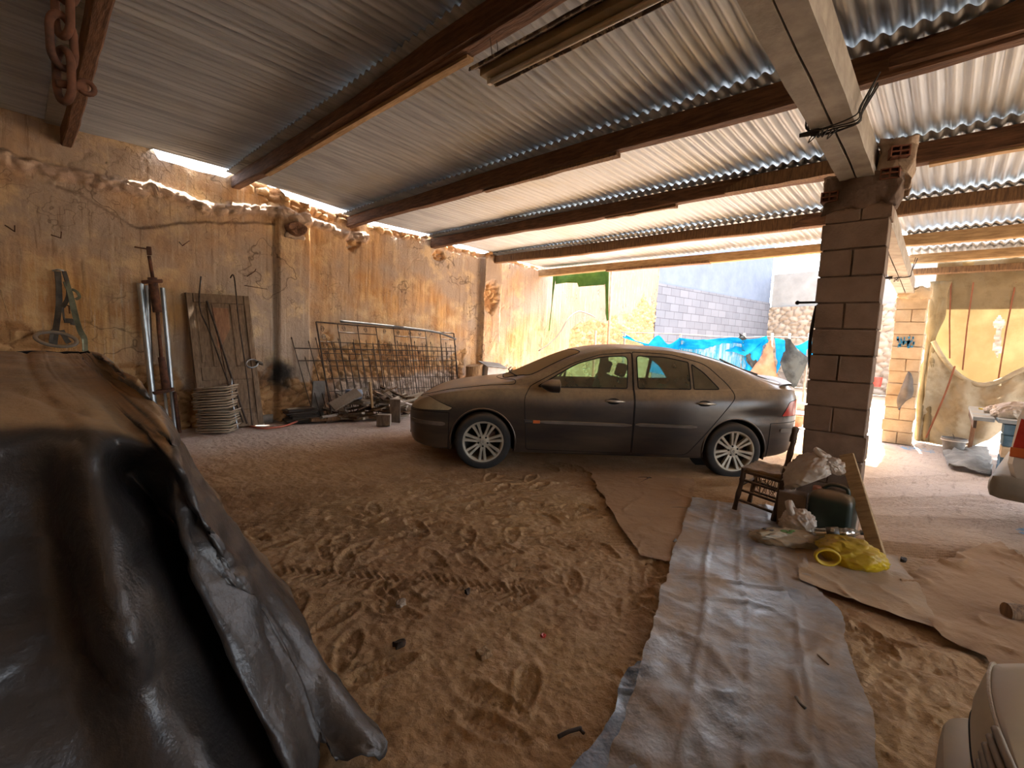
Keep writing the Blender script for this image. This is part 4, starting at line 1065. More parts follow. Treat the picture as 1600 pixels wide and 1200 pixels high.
flat_sheet('plastic_sheet', 'dusty brown plastic sheet in front of the yellow bag with its corner curled up', M['grey_brown'] if 'grey_brown' in M else M['brown_plastic'],
           [[(1242, 850), (1245, 885), (1248, 915)], [(1400, 872), (1440, 930), (1472, 990)]], .008, 15, .012, folds=False, edge=.05)
flat_sheet('plastic_sheet', 'thin dirt-brown sheet on the floor left of the long grey sheet', M['dirt_sheet'], [[(918, 735), (950, 790), (1000, 872)], [(1085, 752), (1080, 800), (1050, 880)]], .001, 21, .005, folds=False, edge=.01)
flat_sheet('plastic_sheet', 'large wrinkled earth-coloured sheet covering the floor on the right side', M['dirt_sheet'],
           [[(1400, 905), (1470, 1000), (1540, 1030), (1560, 1060)], [(1560, 850), (1620, 900), (1700, 960), (1760, 1040)]], .002, 27, .02, folds=False, edge=.02)
# ================================================================== THINGS ON AND BY THE LEFT WALL
YW = 7.5
# ---- hanging chain with a hook
def chain():
    p = WX(100, 20, .44); q = G(100, 0, 0)
    t = thing('hanging_chain', 'rusty chain with thick links hanging from the first roof timber at top left', 'chain', (.42, 2.05, 3.3))
    pts = [WY(100, -40, 2.15), WY(98, 15, 2.15), WY(97, 65, 2.15), WY(100, 118, 2.15)]
    for k in range(len(pts)):
        c = pts[k]; nx = pts[k + 1] if k + 1 < len(pts) else pts[k] + (pts[k] - pts[k - 1])
        L = .105
        ax = (0, 0, 1); R = []
        for a in range(24):
            th = 2 * PI * a / 24; x = .033 * math.cos(th); z = (.052 * math.sin(th)) + (.028 if math.sin(th) > 0 else -.028)
            v = Vector((x, 0, z)); v.rotate(Euler((0, 0, (PI / 2 if k % 2 else 0) + .5))); R.append(c + v)
        MB().tube(R, .0115, 8, closed=True).build('chain_link', M['rust'], t, smooth=True, world=True)
    b = WY(88, 130, 2.15); e = WY(135, 137, 2.15)
    MB().tube([b, b.lerp(e, .6), e], [.012, .013, .016], 8).build('cross_pin', M['rust'], t, smooth=True, world=True)
    rr = [e + Vector((.02 * math.cos(a), 0, .02 * math.sin(a))) for a in [2 * PI * k / 14 for k in range(14)]]
    MB().tube(rr, .008, 6, closed=True).build('pin_eye', M['rust'], t, smooth=True, world=True)
    tops = WY(100, -70, 2.15)
    MB().tube([Vector((tops.x, tops.y, tops.z)), Vector((.45, 2.15, 3.40))], .01, 6).build('hanger', M['rust'], t, world=True)
chain()
b0 = MB(); a = WX(137, -30, .62); e = WX(150, 20, .62)
b0.box((.60, 2.35, 3.34), (.10, 1.5, .08), (0, 0, .02), bev=.008)
tag(b0.build('timber_offcut', M['old_wood']), 'short brown timber end fixed under the roof right of the chain', 'timber')

# ---- fluorescent light fitting hung between the timbers
def tube_light():
    x, z = 2.17, 3.10
    t = thing('fluorescent_light', 'dusty fluorescent tube fitting with flaking brown reflector hung under the roof', 'light', (x, 1.75, z))
    y0, y1 = .55, 2.42
    R = []
    prof = [(-.125, -.01), (-.12, .012), (-.045, .05), (.045, .05), (.12, .012), (.125, -.01), (.118, -.012), (.04, .04), (-.04, .04), (-.118, -.012)]
    for k in range(13):
        y = y0 + (y1 - y0) * k / 12; R.append([Vector((x + a, y, z + b + .002 * math.sin(k * 2.1))) for a, b in prof])
    m = NT('flaking_enamel'); v = m.co()
    M['flaking'] = m.done(m.mix(m.ramp(m.noise(13, 5, .7, v), [(.5, 0.), (.54, 1.)]), '3a2a20', '9a8a72'), .6, 0, m.bump(m.noise(13, 5, .7, v), .4, .002))
    MB().loft(R).build('reflector', M['flaking'], t, world=True)
    MB().box((x, (y0 + y1) / 2, z + .015), (.075, y1 - y0 - .02, .05), bev=.006).build('ballast_housing', M['headlamp'], t, world=True)
    simple('dusty_glass_tube', 'a59a84', 'c9c0ac', 5, .35, bump=.05)
    MB().tube([(x + .03, y0 + .06, z - .03), (x + .03, y1 - .06, z - .03)], .019, 14).build('tube', M['dusty_glass_tube'], t, smooth=True, world=True)
    for y in (y0 + .04, y1 - .04): MB().box((x + .03, y, z - .018), (.03, .03, .055), bev=.004).build('lamp_holder', M['white_plastic'], t, world=True)
    MB().tube([(x - .03, 2.30, z + .05), (x - .02, 2.33, z + .16), (PX[3] - .03, 2.36, PZ[3] + .02)], .0022, 5).tube([(x, 2.28, z + .05), (x + .01, 2.30, z + .15), (PX[3] + .03, 2.36, PZ[3] + .02)], .0022, 5).build('hanging_wire', M['dark_iron'], t, world=True)
tube_light()

# ---- round timber stub sticking out of the wall
c = WY(463, 358, 7.36)
def stub():
    t = thing('timber_stub', 'charred round timber end sticking out of the wall under the roof', 'timber', (c.x, 7.5, c.z))
    R = []
    for k, (y, r) in enumerate(((7.6, .115), (7.42, .118), (7.31, .120), (7.285, .105), (7.30, .05), (7.315, .01))):
        R.append([Vector((c.x + 1.25 * r * math.cos(a) * (1 + .06 * math.sin(3 * a)), y + .012 * math.sin(5 * a + k), c.z + .85 * r * math.sin(a) * (1 + .07 * math.cos(4 * a)))) for a in [2 * PI * q / 20 for q in range(20)]])
    MB().loft(R).build('log_end', M['beam_wood'], t, smooth=True, world=True, angle=50)
    lump(t, 'mortar_collar', M['mortar'], (c.x, 7.44, c.z - .10), (.30, .10, .07), 4, .02)
stub()

# ---- nails and hooks on the wall
def nail(pa, pb, pc, label, name='wall_hook', mat='rust', r=.006):
    y = 7.42
    P = [WY(*pa, 7.46), WY(*pb, y - .05)] + ([WY(*pc, y - .055)] if pc else [])
    tag(MB().tube(P, r, 6).build(name, M[mat], smooth=True), label, 'hook')
nail((8, 352), (23, 362), (23, 352), 'small rusty hook high on the wall at the left edge')
nail((80, 367), (95, 372), (96, 362), 'small rusty hook above and right of the hanging harness')
nail((280, 378), (285, 384), (296, 376), 'bent rusty nail on the wall right of the rusty prop')
nail((386, 432), (398, 424), (400, 420), 'two-pronged rusty nail right of the wooden door')
nail((382, 446), (418, 452), None, 'thin rusty rod lying flat on the wall below the two-pronged nail', 'wall_rod', 'rust', .004)
nail((0, 452), (14, 495), None, 'thin pale stick on the wall at the left edge of the photo', 'wall_stick', 'pale_wood', .005)

# ---- harness hanging from a nail
def harness():
    o = WY(95, 425, 7.36)
    t = thing('harness', 'old dark leather and webbing harness straps hanging on the wall behind the tarpaulin', 'harness', o)
    def strap(pts, w, mat, nm, th=.006):
        P = spline([WY(px, py, 7.36 - d) for px, py, d in pts], 5); R = []
        for i, p in enumerate(P):
            d = (P[min(i + 1, len(P) - 1)] - P[max(i - 1, 0)]).normalized(); s = d.cross(Vector((0, 1, 0))).normalized(); tw = .5 * math.sin(i * .35)
            s = (s * math.cos(tw) + Vector((0, 1, 0)) * math.sin(tw)); n_ = d.cross(s).normalized() * th / 2
            R.append([p + s * w / 2 + n_, p - s * w / 2 + n_, p - s * w / 2 - n_, p + s * w / 2 - n_])
        MB().loft(R).build(nm, M[mat], t, world=True, smooth=False)
    strap([(90, 424, 0), (92, 450, .02), (92, 480, .03), (88, 510, .03), (84, 540, .04)], .055, 'leather', 'leather_strap', .012)
    strap([(100, 424, 0), (106, 445, .03), (106, 465, .05), (98, 480, .05)], .04, 'leather', 'leather_strap', .012)
    strap([(103, 440, .03), (110, 460, .05), (117, 490, .05), (125, 516, .04), (132, 530, .04), (133, 549, .05)], .055, 'strap_web', 'webbing_strap')
    strap([(112, 452, .03), (120, 456, .05), (124, 464, .06), (118, 468, .06)], .03, 'strap_web', 'webbing_strap')
    strap([(98, 478, .02), (101, 500, .03), (112, 503, .03)], .02, 'leather', 'leather_strap')
    strap([(100, 501, .03), (114, 502, .03), (114, 508, .03)], .05, 'leather', 'leather_pad', .02)
    strap([(83, 515, .03), (80, 528, .05), (80, 538, .05)], .035, 'leather', 'leather_strap')
    strap([(96, 516, .03), (102, 528, .06), (108, 536, .06)], .05, 'leather', 'leather_strap')
    c = WY(88, 530, 7.28); R = [c + Vector((.165 * math.cos(a), -.02 + .05 * math.sin(a), .075 * math.sin(a) - .02 * math.cos(a))) for a in [2 * PI * k / 30 for k in range(30)]]
    MB().tube(R, .012, 8, closed=True, flat=(1, 1.8)).build('metal_hoop', M['mould_grey'], t, smooth=True, world=True)
    MB().tube([WY(83, 423, 7.47), WY(90, 421, 7.34), WY(100, 423, 7.33)], .009, 8).build('hanging_nail', M['galvanised'], t, smooth=True, world=True)
    MB().tube([WY(102, 476, 7.33), WY(108, 478, 7.32), WY(109, 490, 7.33)], .008, 6).build('buckle', M['rust'], t, world=True)
harness()

# ---- rusty adjustable prop
def prop():
    a = WY(237, 425, 7.30); b = G(282, 677, .02)
    t = thing('telescopic_prop', 'rusty steel construction prop leaning on the wall between metal pipes', 'prop', (b.x, b.y, 0))
    pt = lambda px, py: WY(px, py, 7.30 + (7.14 - 7.30) * (py - 380) / 295.)
    MB().tube([pt(233, 400), pt(239, 436)], .020, 12).build('inner_tube', M['rust'], t, smooth=True, world=True)
    MB().tube([pt(238, 434), pt(246, 488)], [.05, .048], 14).build('thread_sleeve', M['rust'], t, smooth=True, world=True)
    MB().tube([pt(246, 488), pt(252, 560)], .021, 12).build('inner_tube', M['rust'], t, smooth=True, world=True)
    MB().tube([pt(252, 558), pt(260, 608)], [.036, .048], 14).build('thread_sleeve', M['rust'], t, smooth=True, world=True)
    MB().tube([pt(257, 612), pt(262, 655), pt(263, 664)], .016, 10).build('foot_rod', M['galvanised'], t, smooth=True, world=True)
    MB().tube([pt(273, 612), pt(281, 676)], .020, 10).build('outer_leg', M['rust'], t, smooth=True, world=True)
    for (px, py, r) in ((238, 440, .10), (256, 611, .105)):
        c = pt(px, py); R = [c + Vector((r * math.cos(q), r * .55 * math.sin(q), .02 * math.cos(q))) for q in [2 * PI * k / 24 for k in range(24)]]
        MB().tube(R, .012, 8, closed=True, flat=(1.8, .7)).build('collar_ring', M['rust'], t, smooth=True, world=True)
    c = pt(233, 392)
    MB().box(c, (.045, .05, .10), (0, -.05, 0), bev=.005).box(c + Vector((-.07, 0, .022)), (.14, .05, .012), (0, .03, 0), bev=.003).build('head_bracket', M['rust'], t, world=True)
prop()
def pipe(name, label, pa, pb, r, mat, group=None, y0=7.36, y1=7.20, cat='pipe'):
    a = WY(*pa, y0); b = WY(*pb, y1); d = (b - a)
    zt = a + d * ((.012 - a.z) / d.z) if b.z < .3 else b
    o = tag(MB().tube([a, zt], r, 14).build(name, M[mat], smooth=True, angle=40), label, cat, group); return o
pipe('metal_pipe', 'thick galvanised pipe leaning on the wall, leftmost by the rusty prop', (219, 443), (241, 640), .036, 'galvanised')
pipe('metal_pipe', 'thin galvanised pipe leaning just left of the rusty prop', (229, 446), (239, 640), .016, 'galvanised')
pipe('metal_pipe', 'dark narrow pipe leaning close behind the rusty prop', (233, 452), (240, 640), .012, 'dark_iron', y0=7.40, y1=7.3)
pipe('metal_pipe', 'galvanised pipe leaning on the wall right of the rusty prop', (254, 450), (274, 670), .027, 'galvanised')

# ---- wooden door leaning on the wall
def door():
    a = WY(288, 457, 7.40); b_ = WY(387, 463, 7.40); c1 = G(318, 672, 0); c2 = G(411, 652, 0)
    BL = Vector((1.62, 7.10, .02)); BR = Vector((2.50, 7.18, .02))
    BR = WY(411, 651, 7.18); BL = WY(313, 662, 7.10); BR.z = .015; BL.z = .015
    TL, TR = a, b_
    t = thing('wooden_door', 'old brown panelled wooden door leaning on the wall behind rods', 'door', (BL + BR) / 2)
    t['kind'] = 'thing'
    def at(u, v, n=0.0):
        p = (BL * (1 - u) + BR * u) * (1 - v) + (TL * (1 - u) + TR * u) * v
        nn = (BR - BL).cross(TL - BL).normalized()
        if nn.y > 0: nn = -nn
        return p + nn * n
    def slab(u0, u1, v0, v1, n0, n1, name, mat, parent=t):
        return MB().loft([[at(u0, v0, n0), at(u1, v0, n0), at(u1, v1, n0), at(u0, v1, n0)], [at(u0 + .006, v0 + .004, n1), at(u1 - .006, v0 + .004, n1), at(u1 - .006, v1 - .004, n1), at(u0 + .006, v1 - .004, n1)]]).build(name, M[mat], parent, world=True)
    slab(.02, .98, .01, .99, .0, .014, 'back_board', 'door_wood')
    for (u0, u1, v0, v1) in ((0, .10, 0, 1), (.90, 1, 0, 1)): slab(u0, u1, v0, v1, -.008, .04, 'stile', 'door_wood')
    for (v0, v1) in ((0, .10), (.36, .46), (.93, 1)): slab(.10, .90, v0, v1, -.008, .04, 'rail', 'door_wood')
    slab(.30, .37, .46, .93, 0, .036, 'muntin', 'door_wood'); slab(.66, .73, .46, .93, 0, .036, 'muntin', 'door_wood'); slab(.47, .54, .10, .36, 0, .036, 'muntin', 'door_wood')
    p = slab(.39, .64, .49, .90, .014, .026, 'raised_panel', 'terracotta_wood'); p['label'] = 'reddish middle panel'
    for (u0, u1, v0, v1) in ((.13, .28, .49, .90), (.75, .87, .49, .90), (.13, .45, .13, .34), (.56, .87, .13, .34)): slab(u0, u1, v0, v1, .014, .022, 'panel', 'door_wood')
    c = at(.93, .42, .05)
    return t
simple('door_wood', '57432f', '7a634b', 6, .8, bump=.4, bsc=9, bd=.004, stretch=(7, 7, 1.3), dust='9d8468')
simple('terracotta_wood', '76513a', '8f6a4c', 6, .85, bump=.5, bsc=9, bd=.004, stretch=(7, 7, 1.3))
door()
# ring hanging at the door's edge
c = WY(394, 568, 7.22); R = [c + Vector((.075 * math.cos(a), .03 * math.sin(a), .055 * math.sin(a) + .01 * math.cos(a))) for a in [2 * PI * k / 24 for k in range(24)]]
t = thing('metal_ring', 'pale worn metal ring hanging at the right edge of the wooden door', 'ring', c)
MB().tube(R, .009, 8, closed=True, flat=(1.7, 1)).build('ring_band', M['galvanised'], t, smooth=True, world=True)
MB().tube([c + Vector((.06, .0, .02)), c + Vector((.13, .02, .0)), c + Vector((.15, .04, -.02))], [.022, .026, .012], 8).build('ring_shank', M['leather'], t, smooth=True, world=True)
# rods
def rod(label, pts, r, mat, y0, y1, name='iron_rod', cat='rod'):
    P = []
    n = len(pts)
    for i, (px, py) in enumerate(pts): P.append(WY(px, py, y0 + (y1 - y0) * i / (n - 1)))
    P[-1].z = max(P[-1].z, .012)
    tag(MB().tube(spline(P, 5), r, 7).build(name, M[mat], smooth=True), label, cat)
rod('bent dark iron rod leaning on the left part of the wooden door', [(314, 432), (312, 480), (328, 520), (352, 585), (380, 660)], .010, 'dark_iron', 7.36, 6.98)
rod('straight rusty rod with hooked top leaning on the right part of the wooden door', [(360, 434), (366, 434), (373, 500), (386, 590), (394, 664)], .009, 'dark_iron', 7.36, 6.98)
rod('thick dark bar crossing the wooden door from its middle to the floor', [(323, 470), (340, 520), (362, 590), (386, 662)], .014, 'dark_iron', 7.26, 6.95)
rod('thin wire rod beside the thick dark bar on the wooden door', [(330, 474), (344, 540), (356, 600), (373, 668)], .007, 'rust', 7.26, 6.95)
rod('pale thin rod low in front of the wooden door', [(362, 590), (364, 630), (372, 670)], .008, 'galvanised', 7.05, 6.90)

# ---- stack of lipped metal trays by the door
def tray_proto(w=.40, d=.30):
    t = thing('metal_tray', '', 'tray')
    MB().box((0, 0, .006), (w, d, .006), jit=.002).build('tray_bottom', M['mould_tray'], t)
    for (x, y, sx, sy) in ((0, -d / 2, w, .014), (0, d / 2, w, .014)): MB().tube([(x - sx / 2, y, .016), (x + sx / 2, y, .014)], .0085, 8).build('rolled_edge', M['mould_tray'], t, smooth=True)
    for sx in (-1, 1): MB().tube([(sx * w / 2, -d / 2, .016), (sx * (w / 2 + .004), 0, .018), (sx * w / 2, d / 2, .016)], .008, 8).build('side_edge', M['mould_tray'], t, smooth=True)
    return t
simple('mould_tray', '7a6a58', '9c8a72', 9, .8, bump=.4, bsc=30, bd=.004, dust='b8a68c')
proto = tray_proto(); first = True
r = random.Random(4)
base = G(328, 674, 0); 
for k in range(18):
    o = proto if first else copy_tree(proto); first = False
    up = k >= 9
    c = Vector((1.79 + .01 * (k % 3), 7.00, .015 + k * .0335 + (.012 if up else 0)))
    c.x += r.uniform(-.01, .01) - (.03 if up else 0)
    o.location = c; o.rotation_euler = (r.uniform(-.02, .02), (-.10 if up else -.05) + r.uniform(-.02, .02), -.66 + r.uniform(-.06, .06))
    if k == 17: tag(o, 'topmost of the rusty lipped trays stacked by the wooden door', 'tray', 'trays stacked by the door')
    elif k == 0: tag(o, 'lowest of the rusty lipped trays, resting on the floor by the wooden door', 'tray', 'trays stacked by the door')
    elif up: tag(o, 'rusty lipped tray %s from the top of the stack by the wooden door' % ('second third fourth fifth sixth seventh eighth ninth'.split()[16 - k]), 'tray', 'trays stacked by the door')
    else: tag(o, 'rusty lipped tray %s from the floor in the stack by the wooden door' % ('second third fourth fifth sixth seventh eighth ninth'.split()[k - 1]), 'tray', 'trays stacked by the door')

# ---- things on the floor right of the door
def arc_hose():
    P = spline([G(386, 664, .015), G(405, 669, .015), G(430, 668, .015), G(450, 664, .02), G(466, 657, .035)], 6)
    tag(MB().tube(P, .014, 10).build('red_hose', M['red_hose'], smooth=True), 'curved piece of red hose on the floor below the wooden door', 'hose')
arc_hose()
def slabs():
    r = random.Random(9); first = None
    for k in range(9):
        m_ = MB(); w_, d_ = r.uniform(.34, .46), .26
        m_.box((0, 0, 0), (w_, d_, .018), jit=.008)
        o = m_.build('slate_slab', M['black_rubber'])
        p = G(437, 652, 0); o.location = (2.98 + r.uniform(-.03, .03), 7.22 + r.uniform(-.02, .02), .02 + k * .023); o.rotation_euler = (r.uniform(-.03, .03), r.uniform(-.05, .05), r.uniform(-.12, .12) - .1)
        tag(o, 'topmost black slab of the low pile in the sooty wall corner' if k == 8 else 'flat black slab in the low pile in the sooty wall corner', 'slab', 'black slabs in the sooty corner')
slabs()
def rubble(name, label, px, py, size, mat, seed, z=None, rot=0.0, cat='stone', grp=None):
    p = G(px, py, 0); o = lump(None, name, M[mat], (0, 0, 0), size, seed, .02, world=False)
    o.location = (p.x, p.y, (z if z is not None else fz(p.x, p.y) + size[2] * .40)); o.rotation_euler = (0, 0, rot); tag(o, label, cat, grp); return o
rubble('plastic_bag', 'crumpled grey bag on the floor left of the red hose end', 412, 660, (.26, .14, .12), 'cloth_grey', 3, cat='bag') if 'cloth_grey' in M else None
simple('cloth_grey', '6a655f', '8a857d', 6, .85, bump=.6, bsc=14, bd=.01)
rubble('plastic_bag', 'crumpled grey bag on the floor above the red hose', 410, 659, (.28, .14, .12), 'cloth_grey', 3, cat='bag')
rubble('carton', 'small pale carton on the floor beside the crumpled grey bag', 434, 655, (.18, .10, .09), 'cardboard_white', 6, cat='carton')
rubble('rubble_stone', 'grey stone on the floor right of the small pale carton', 456, 654, (.12, .10, .08), 'stone', 8)
rubble('rubble_stone', 'small pale stone at the end of the red hose', 470, 652, (.08, .07, .05), 'stone', 9)

# ---- iron window grilles leaning on the wall
def ppoint(TL, TR, BL, BR):
    def f(u, v, n=0.0):
        p = (BL * (1 - u) + BR * u) * (1 - v) + (TL * (1 - u) + TR * u) * v
        nn = (BR - BL).cross(TL - BL).normalized()
        if nn.y > 0: nn = -nn
        return p + nn * n
    return f
def grille_big():
    BL = WY(508, 645, 7.02); BR = WY(721, 612, 7.10); BL.z = .04; BR.z = .02
    BL = Vector((3.36, 6.98, .02)); BR = Vector((6.02, 7.02, .02))
    TL = WY(494, 503, 7.38); TR = WY(709, 521, 7.38)
    f = ppoint(TL, TR, BL, BR)
    t = thing('window_grille', 'large scrolled iron window grille leaning on the wall behind the scrap wood', 'grille', (BL + BR) / 2)
    bar = lambda name, a, b, r=.0085, n=0: MB().tube([f(*a, n), f(*b, n)], r, 6).build(name, M['dark_iron'], t, world=True)
    for u in (0, 1): bar('frame_bar', (u, 0), (u, 1.0), .014)
    for v in (0.02, 1): bar('frame_bar', (0, v), (1, v), .012)
    for k in range(1, 8): bar('upright_bar', (k / 8, 0), (k / 8, 1.0 if k not in (4,) else 1.04), .0095)
    for v in (.16, .29, .42, .55, .68, .80): bar('cross_bar', (0, v), (1, v), .006)
    for k in range(8):
        if k % 3 != 0: bar('cross_bar', (k / 8, .91), ((k + 1) / 8, .91), .008)
    for k in range(24): 
        if k % 3: bar('thin_bar', (k / 24 + .0, .02), (k / 24, .80 + .04 * (k % 2)), .0055, .012)
    def scroll(u, v, s, flip, name='scroll'):
        P = []
        for q in range(20):
            a = q / 19 * 3.6 * PI; rr = s * (1 - q / 23)
            P.append(f(u + flip * rr * math.cos(a) * .33, v + rr * math.sin(a), .006))
        MB().tube(P, .0045, 5).build(name, M['dark_iron'], t, world=True, smooth=True)
    for k in range(7): scroll(.028, .93 - k * .085, .036, 1); 
    for k in range(6): scroll(.535, .80 - k * .09, .036, -1)
    for k in range(6): scroll(.575, .80 - k * .09, .036, 1)
    for u in (.53, .62, .70, .16, .30, .43): scroll(u, .95, .034, 1 if u > .4 else -1)
    for u in (.08, .2, .33, .45, .68, .8, .92): scroll(u, .72, .03, 1)
grille_big()
def grille_low():
    BL = Vector((3.14, 7.12, .02)); BR = Vector((6.10, 7.22, .02)); TL = WY(459, 540, 7.40); TR = WY(712, 546, 7.40)
    f = ppoint(TL, TR, BL, BR)
    t = thing('spiked_railing', 'low spiked iron railing leaning behind the scrolled grille, sticking out at its left', 'railing', (BL + BR) / 2)
    for v in (.12, .80, .965): MB().tube([f(-.0, v), f(1, v)], .0085, 6).build('rail_bar', M['dark_iron'], t, world=True)
    for k in range(27):
        u = k / 26; tall = (k % 3 == 0)
        top = 1.13 if tall else (.86 if k % 3 == 1 else 1.08)
        MB().tube([f(u, 0), f(u, top - .05), f(u, top - .03), f(u, top)], [.007, .007, .012, .002], 6).build('spiked_bar', M['dark_iron'], t, world=True)
grille_low()
simple('grey_tube', '4b4a4a', '5c5b5a', 6, .7, bump=.1)
P = spline([WY(532, 502, 7.33), WY(585, 507, 7.33), WY(640, 513, 7.33), WY(685, 520, 7.32), WY(712, 530, 7.30)], 6)
tag(MB().tube(P, .020, 10).build('bent_tube', M['grey_tube'], smooth=True), 'long bent grey tube resting along the top of the scrolled grille', 'tube')
tag(MB().box(WY(497, 625, 7.25), (.20, .03, .62), (.12, 0, 0), bev=.004).build('grey_board', M['cloth_grey']), 'narrow grey board leaning behind the left end of the scrap wood', 'board')
simple('blue_bag', '6b7a94', '98a5b8', 6, .5, bump=.6, bsc=16, bd=.012)
o = rubble('plastic_bag', 'pale blue crumpled bag on top of the scrap wood heap', 553, 640, (.22, .16, .16), 'blue_bag', 12, z=.40, cat='bag')
o.location = WY(553, 616, 6.95)

# ---- heap of scrap boards
simple('pale_scrap_wood', '8f8475', 'b3a896', 5, .9, bump=.5, bsc=10, bd=.006, stretch=(1.5, 7, 7))
def woodheap():
    r = random.Random(21)
    L0 = G(512, 664, 0); R0 = G(648, 652, 0)
    mats = ['grey_wood', 'pale_scrap_wood', 'dark_wood', 'old_wood']
    def board(c, size, rot, mat, label, grp=None, name='scrap_board'):
        mb = MB(); mb.box((0, 0, 0), size, jit=.004, bev=.003)
        o = mb.build(name, M[mat]); o.location = c; o.rotation_euler = rot
        return tag(o, label, 'board', grp)
    for k in range(62):
        f = r.random(); layer = r.random()
        px = 515 + 128 * f; base = G(px, 661 - 6 * f, 0)
        hmax = .50 * math.sin(PI * min(max((px - 505) / 150, .05), .95)) ** .7
        z = .03 + hmax * layer
        back = .05 + .45 * layer * r.random() + .05
        c = base + Vector((.72, .69, 0)) * (back * .6 + .12); c.z = z
        lng = r.uniform(.25, .60); w_ = r.uniform(.05, .13); th = r.uniform(.015, .04)
        rot = (r.uniform(-.8, .8) * (layer + .3), r.uniform(-.6, .6) * (layer + .2), r.uniform(-1.3, .5))
        board(c, (lng, w_, th), rot, mats[k % 4], '%s %s board %s at the %s of the scrap heap' % ('long' if lng > .38 else 'short', ['grey', 'pale grey', 'dark brown', 'brown'][k % 4], 'on top' if layer > .66 else ('halfway up' if layer > .33 else 'low'), 'left end' if f < .25 else ('left middle' if f < .5 else ('right middle' if f < .75 else 'right end'))), 'boards in the scrap heap')
    seen = {}
    for o in [q for q in COL.objects if q.name.startswith('scrap_board')]: seen.setdefault(o['label'], []).append(o)
    for lb, os_ in seen.items():
        if len(os_) > 1:
            os_.sort(key=lambda q: (q.location - Vector((0, 0, 1.37))).length)
            if len(os_) == 2: w_ = ['nearer ', 'farther ']
            elif len(os_) == 3: w_ = ['nearest ', 'middle ', 'farthest ']
            else: w_ = ['nearest ', 'second nearest ', 'third nearest ', 'fourth nearest ', 'fifth nearest '][:len(os_)]
            for a_, o in zip(w_, os_): o['label'] = a_ + lb
    # recognisable pieces
    def pix(px, py, y): return WY(px, py, y)
    p = G(617, 661, 0); board(Vector((p.x, p.y, .20)), (.16, .035, .40), (.25, .03, -.75), 'grey_wood', 'upright plank leaning at the right side of the scrap heap')
    p = G(600, 666, 0); board(Vector((p.x + .03, p.y + .05, .09)), (.20, .14, .17), (0, 0, -.7), 'grey_wood', 'square sawn block at the front of the scrap heap', name='wood_block')
    p = G(580, 640, 0); board(WY(580, 617, 6.75), (.035, .035, .42), (0, -.12, 0), 'pale_wood', 'thin pale batten standing up from the scrap heap', name='wood_batten')
    p = G(545, 640, 0); board(WY(540, 624, 6.75), (.46, .20, .035), (.5, -.5, -.2), 'grey_wood', 'wide pale board tilted on top of the scrap heap')
    board(WY(632, 628, 6.45), (.5, .07, .02), (.1, -.25, -.5), 'cardboard_white', 'white strip of board at the right end of the scrap heap')
    board(WY(643, 633, 6.4), (.5, .09, .02), (.1, .3, -.6), 'cardboard_white', 'white strip of board crossing another at the scrap heap end')
    board(Vector((3.28, 7.0, .05)), (.5, .12, .05), (0, 0, -.1), 'old_wood', 'flat brown board on the floor at the left of the scrap heap')
    # jagged splinters on the floor
woodheap()

# ---- stump and pale box seen over the bonnet
def stump():
    c = Vector((6.36, 7.02, 0)); t = thing('tree_stump', 'sawn log standing on a block against the wall beyond the car bonnet', 'log', c)
    R = []
    for z, q in ((.45, 1.0), (.55, .97), (.70, .95), (.82, .97), (.87, 1.0)):
        R.append([c + Vector(((.19 + .012 * math.sin(5 * a)) * q * math.cos(a), (.16 + .01 * math.cos(4 * a)) * q * math.sin(a), z + (.03 * math.cos(a) if z > .8 else 0))) for a in [2 * PI * k / 28 for k in range(28)]])
    MB().loft(R).build('log', M['log_bark'], t, smooth=True, world=True, angle=50)
    MB().box(c + Vector((0, 0, .225)), (.44, .30, .45), bev=.01).build('block', M['block_pale'], t, world=True)
stump()
def panbox():
    c = WY(770, 578, 6.9); t = thing('metal_box', 'open pale sheet-metal box against the wall beyond the car bonnet', 'box', (c.x, c.y, 0))
    MB().box(c + Vector((0, 0, -.07)), (.44, .30, .30), (0, .08, -.2), bev=.006).build('box_shell', M['cardboard_white'], t, world=True)
    MB().box(c + Vector((0, .0, .105)), (.52, .36, .02), (.25, .08, -.2), bev=.004).build('lid', M['cloth_grey'], t, world=True)
    MB().box((c.x, c.y, (c.z - .22) / 2), (.42, .28, c.z - .22)).build('stand', M['block_pale'], t, world=True)
panbox()

# ---- green cloth framing a patch of the far wall, pipes
def green():
    simple('green_felt', '3f6b2e', '55823c', 5, .95, bump=.4, bsc=30, bd=.004)
    t = thing('green_cloth', 'torn green cloth hanging from the last roof timber before the wall', 'cloth', (9.05, 6.9, 3.0))
    X_ = 9.12
    def P(px, py): return WX(px, py, X_)
    def strip(pts_top, pts_bot, nm):
        n = len(pts_top); a = [P(*q) for q in pts_top]; b = [P(*q) for q in pts_bot]
        rows = []
        for k in range(7):
            f = k / 6; rows.append([a[i].lerp(b[i], f) + Vector((.025 * math.sin(i * 1.7 + f * 3), 0, 0)) for i in range(n)])
        MB().grid(rows).build(nm, M['green_felt'], t, world=True, solid=.006)
    strip([(865, 426), (880, 425), (900, 422), (925, 420), (951, 418)], [(868, 444), (885, 442), (902, 442), (903, 448), (945, 445)], 'valance')
    strip([(864, 430), (867, 430), (869, 430)], [(858, 516), (858, 518), (859, 516)], 'side_strip')
    strip([(944, 420), (948, 420), (952, 419)], [(946, 490), (949, 502), (951, 500)], 'side_strip')
green()
tag(MB().tube([WY(956, 420, 7.30), WY(950, 540, 7.30)] + [Vector((WY(950, 540, 7.30).x, 7.30, 0))], .035, 10).build('drain_pipe', M['terracotta'], smooth=True), 'long rusty brown pipe standing against the wall right of the green cloth', 'pipe')
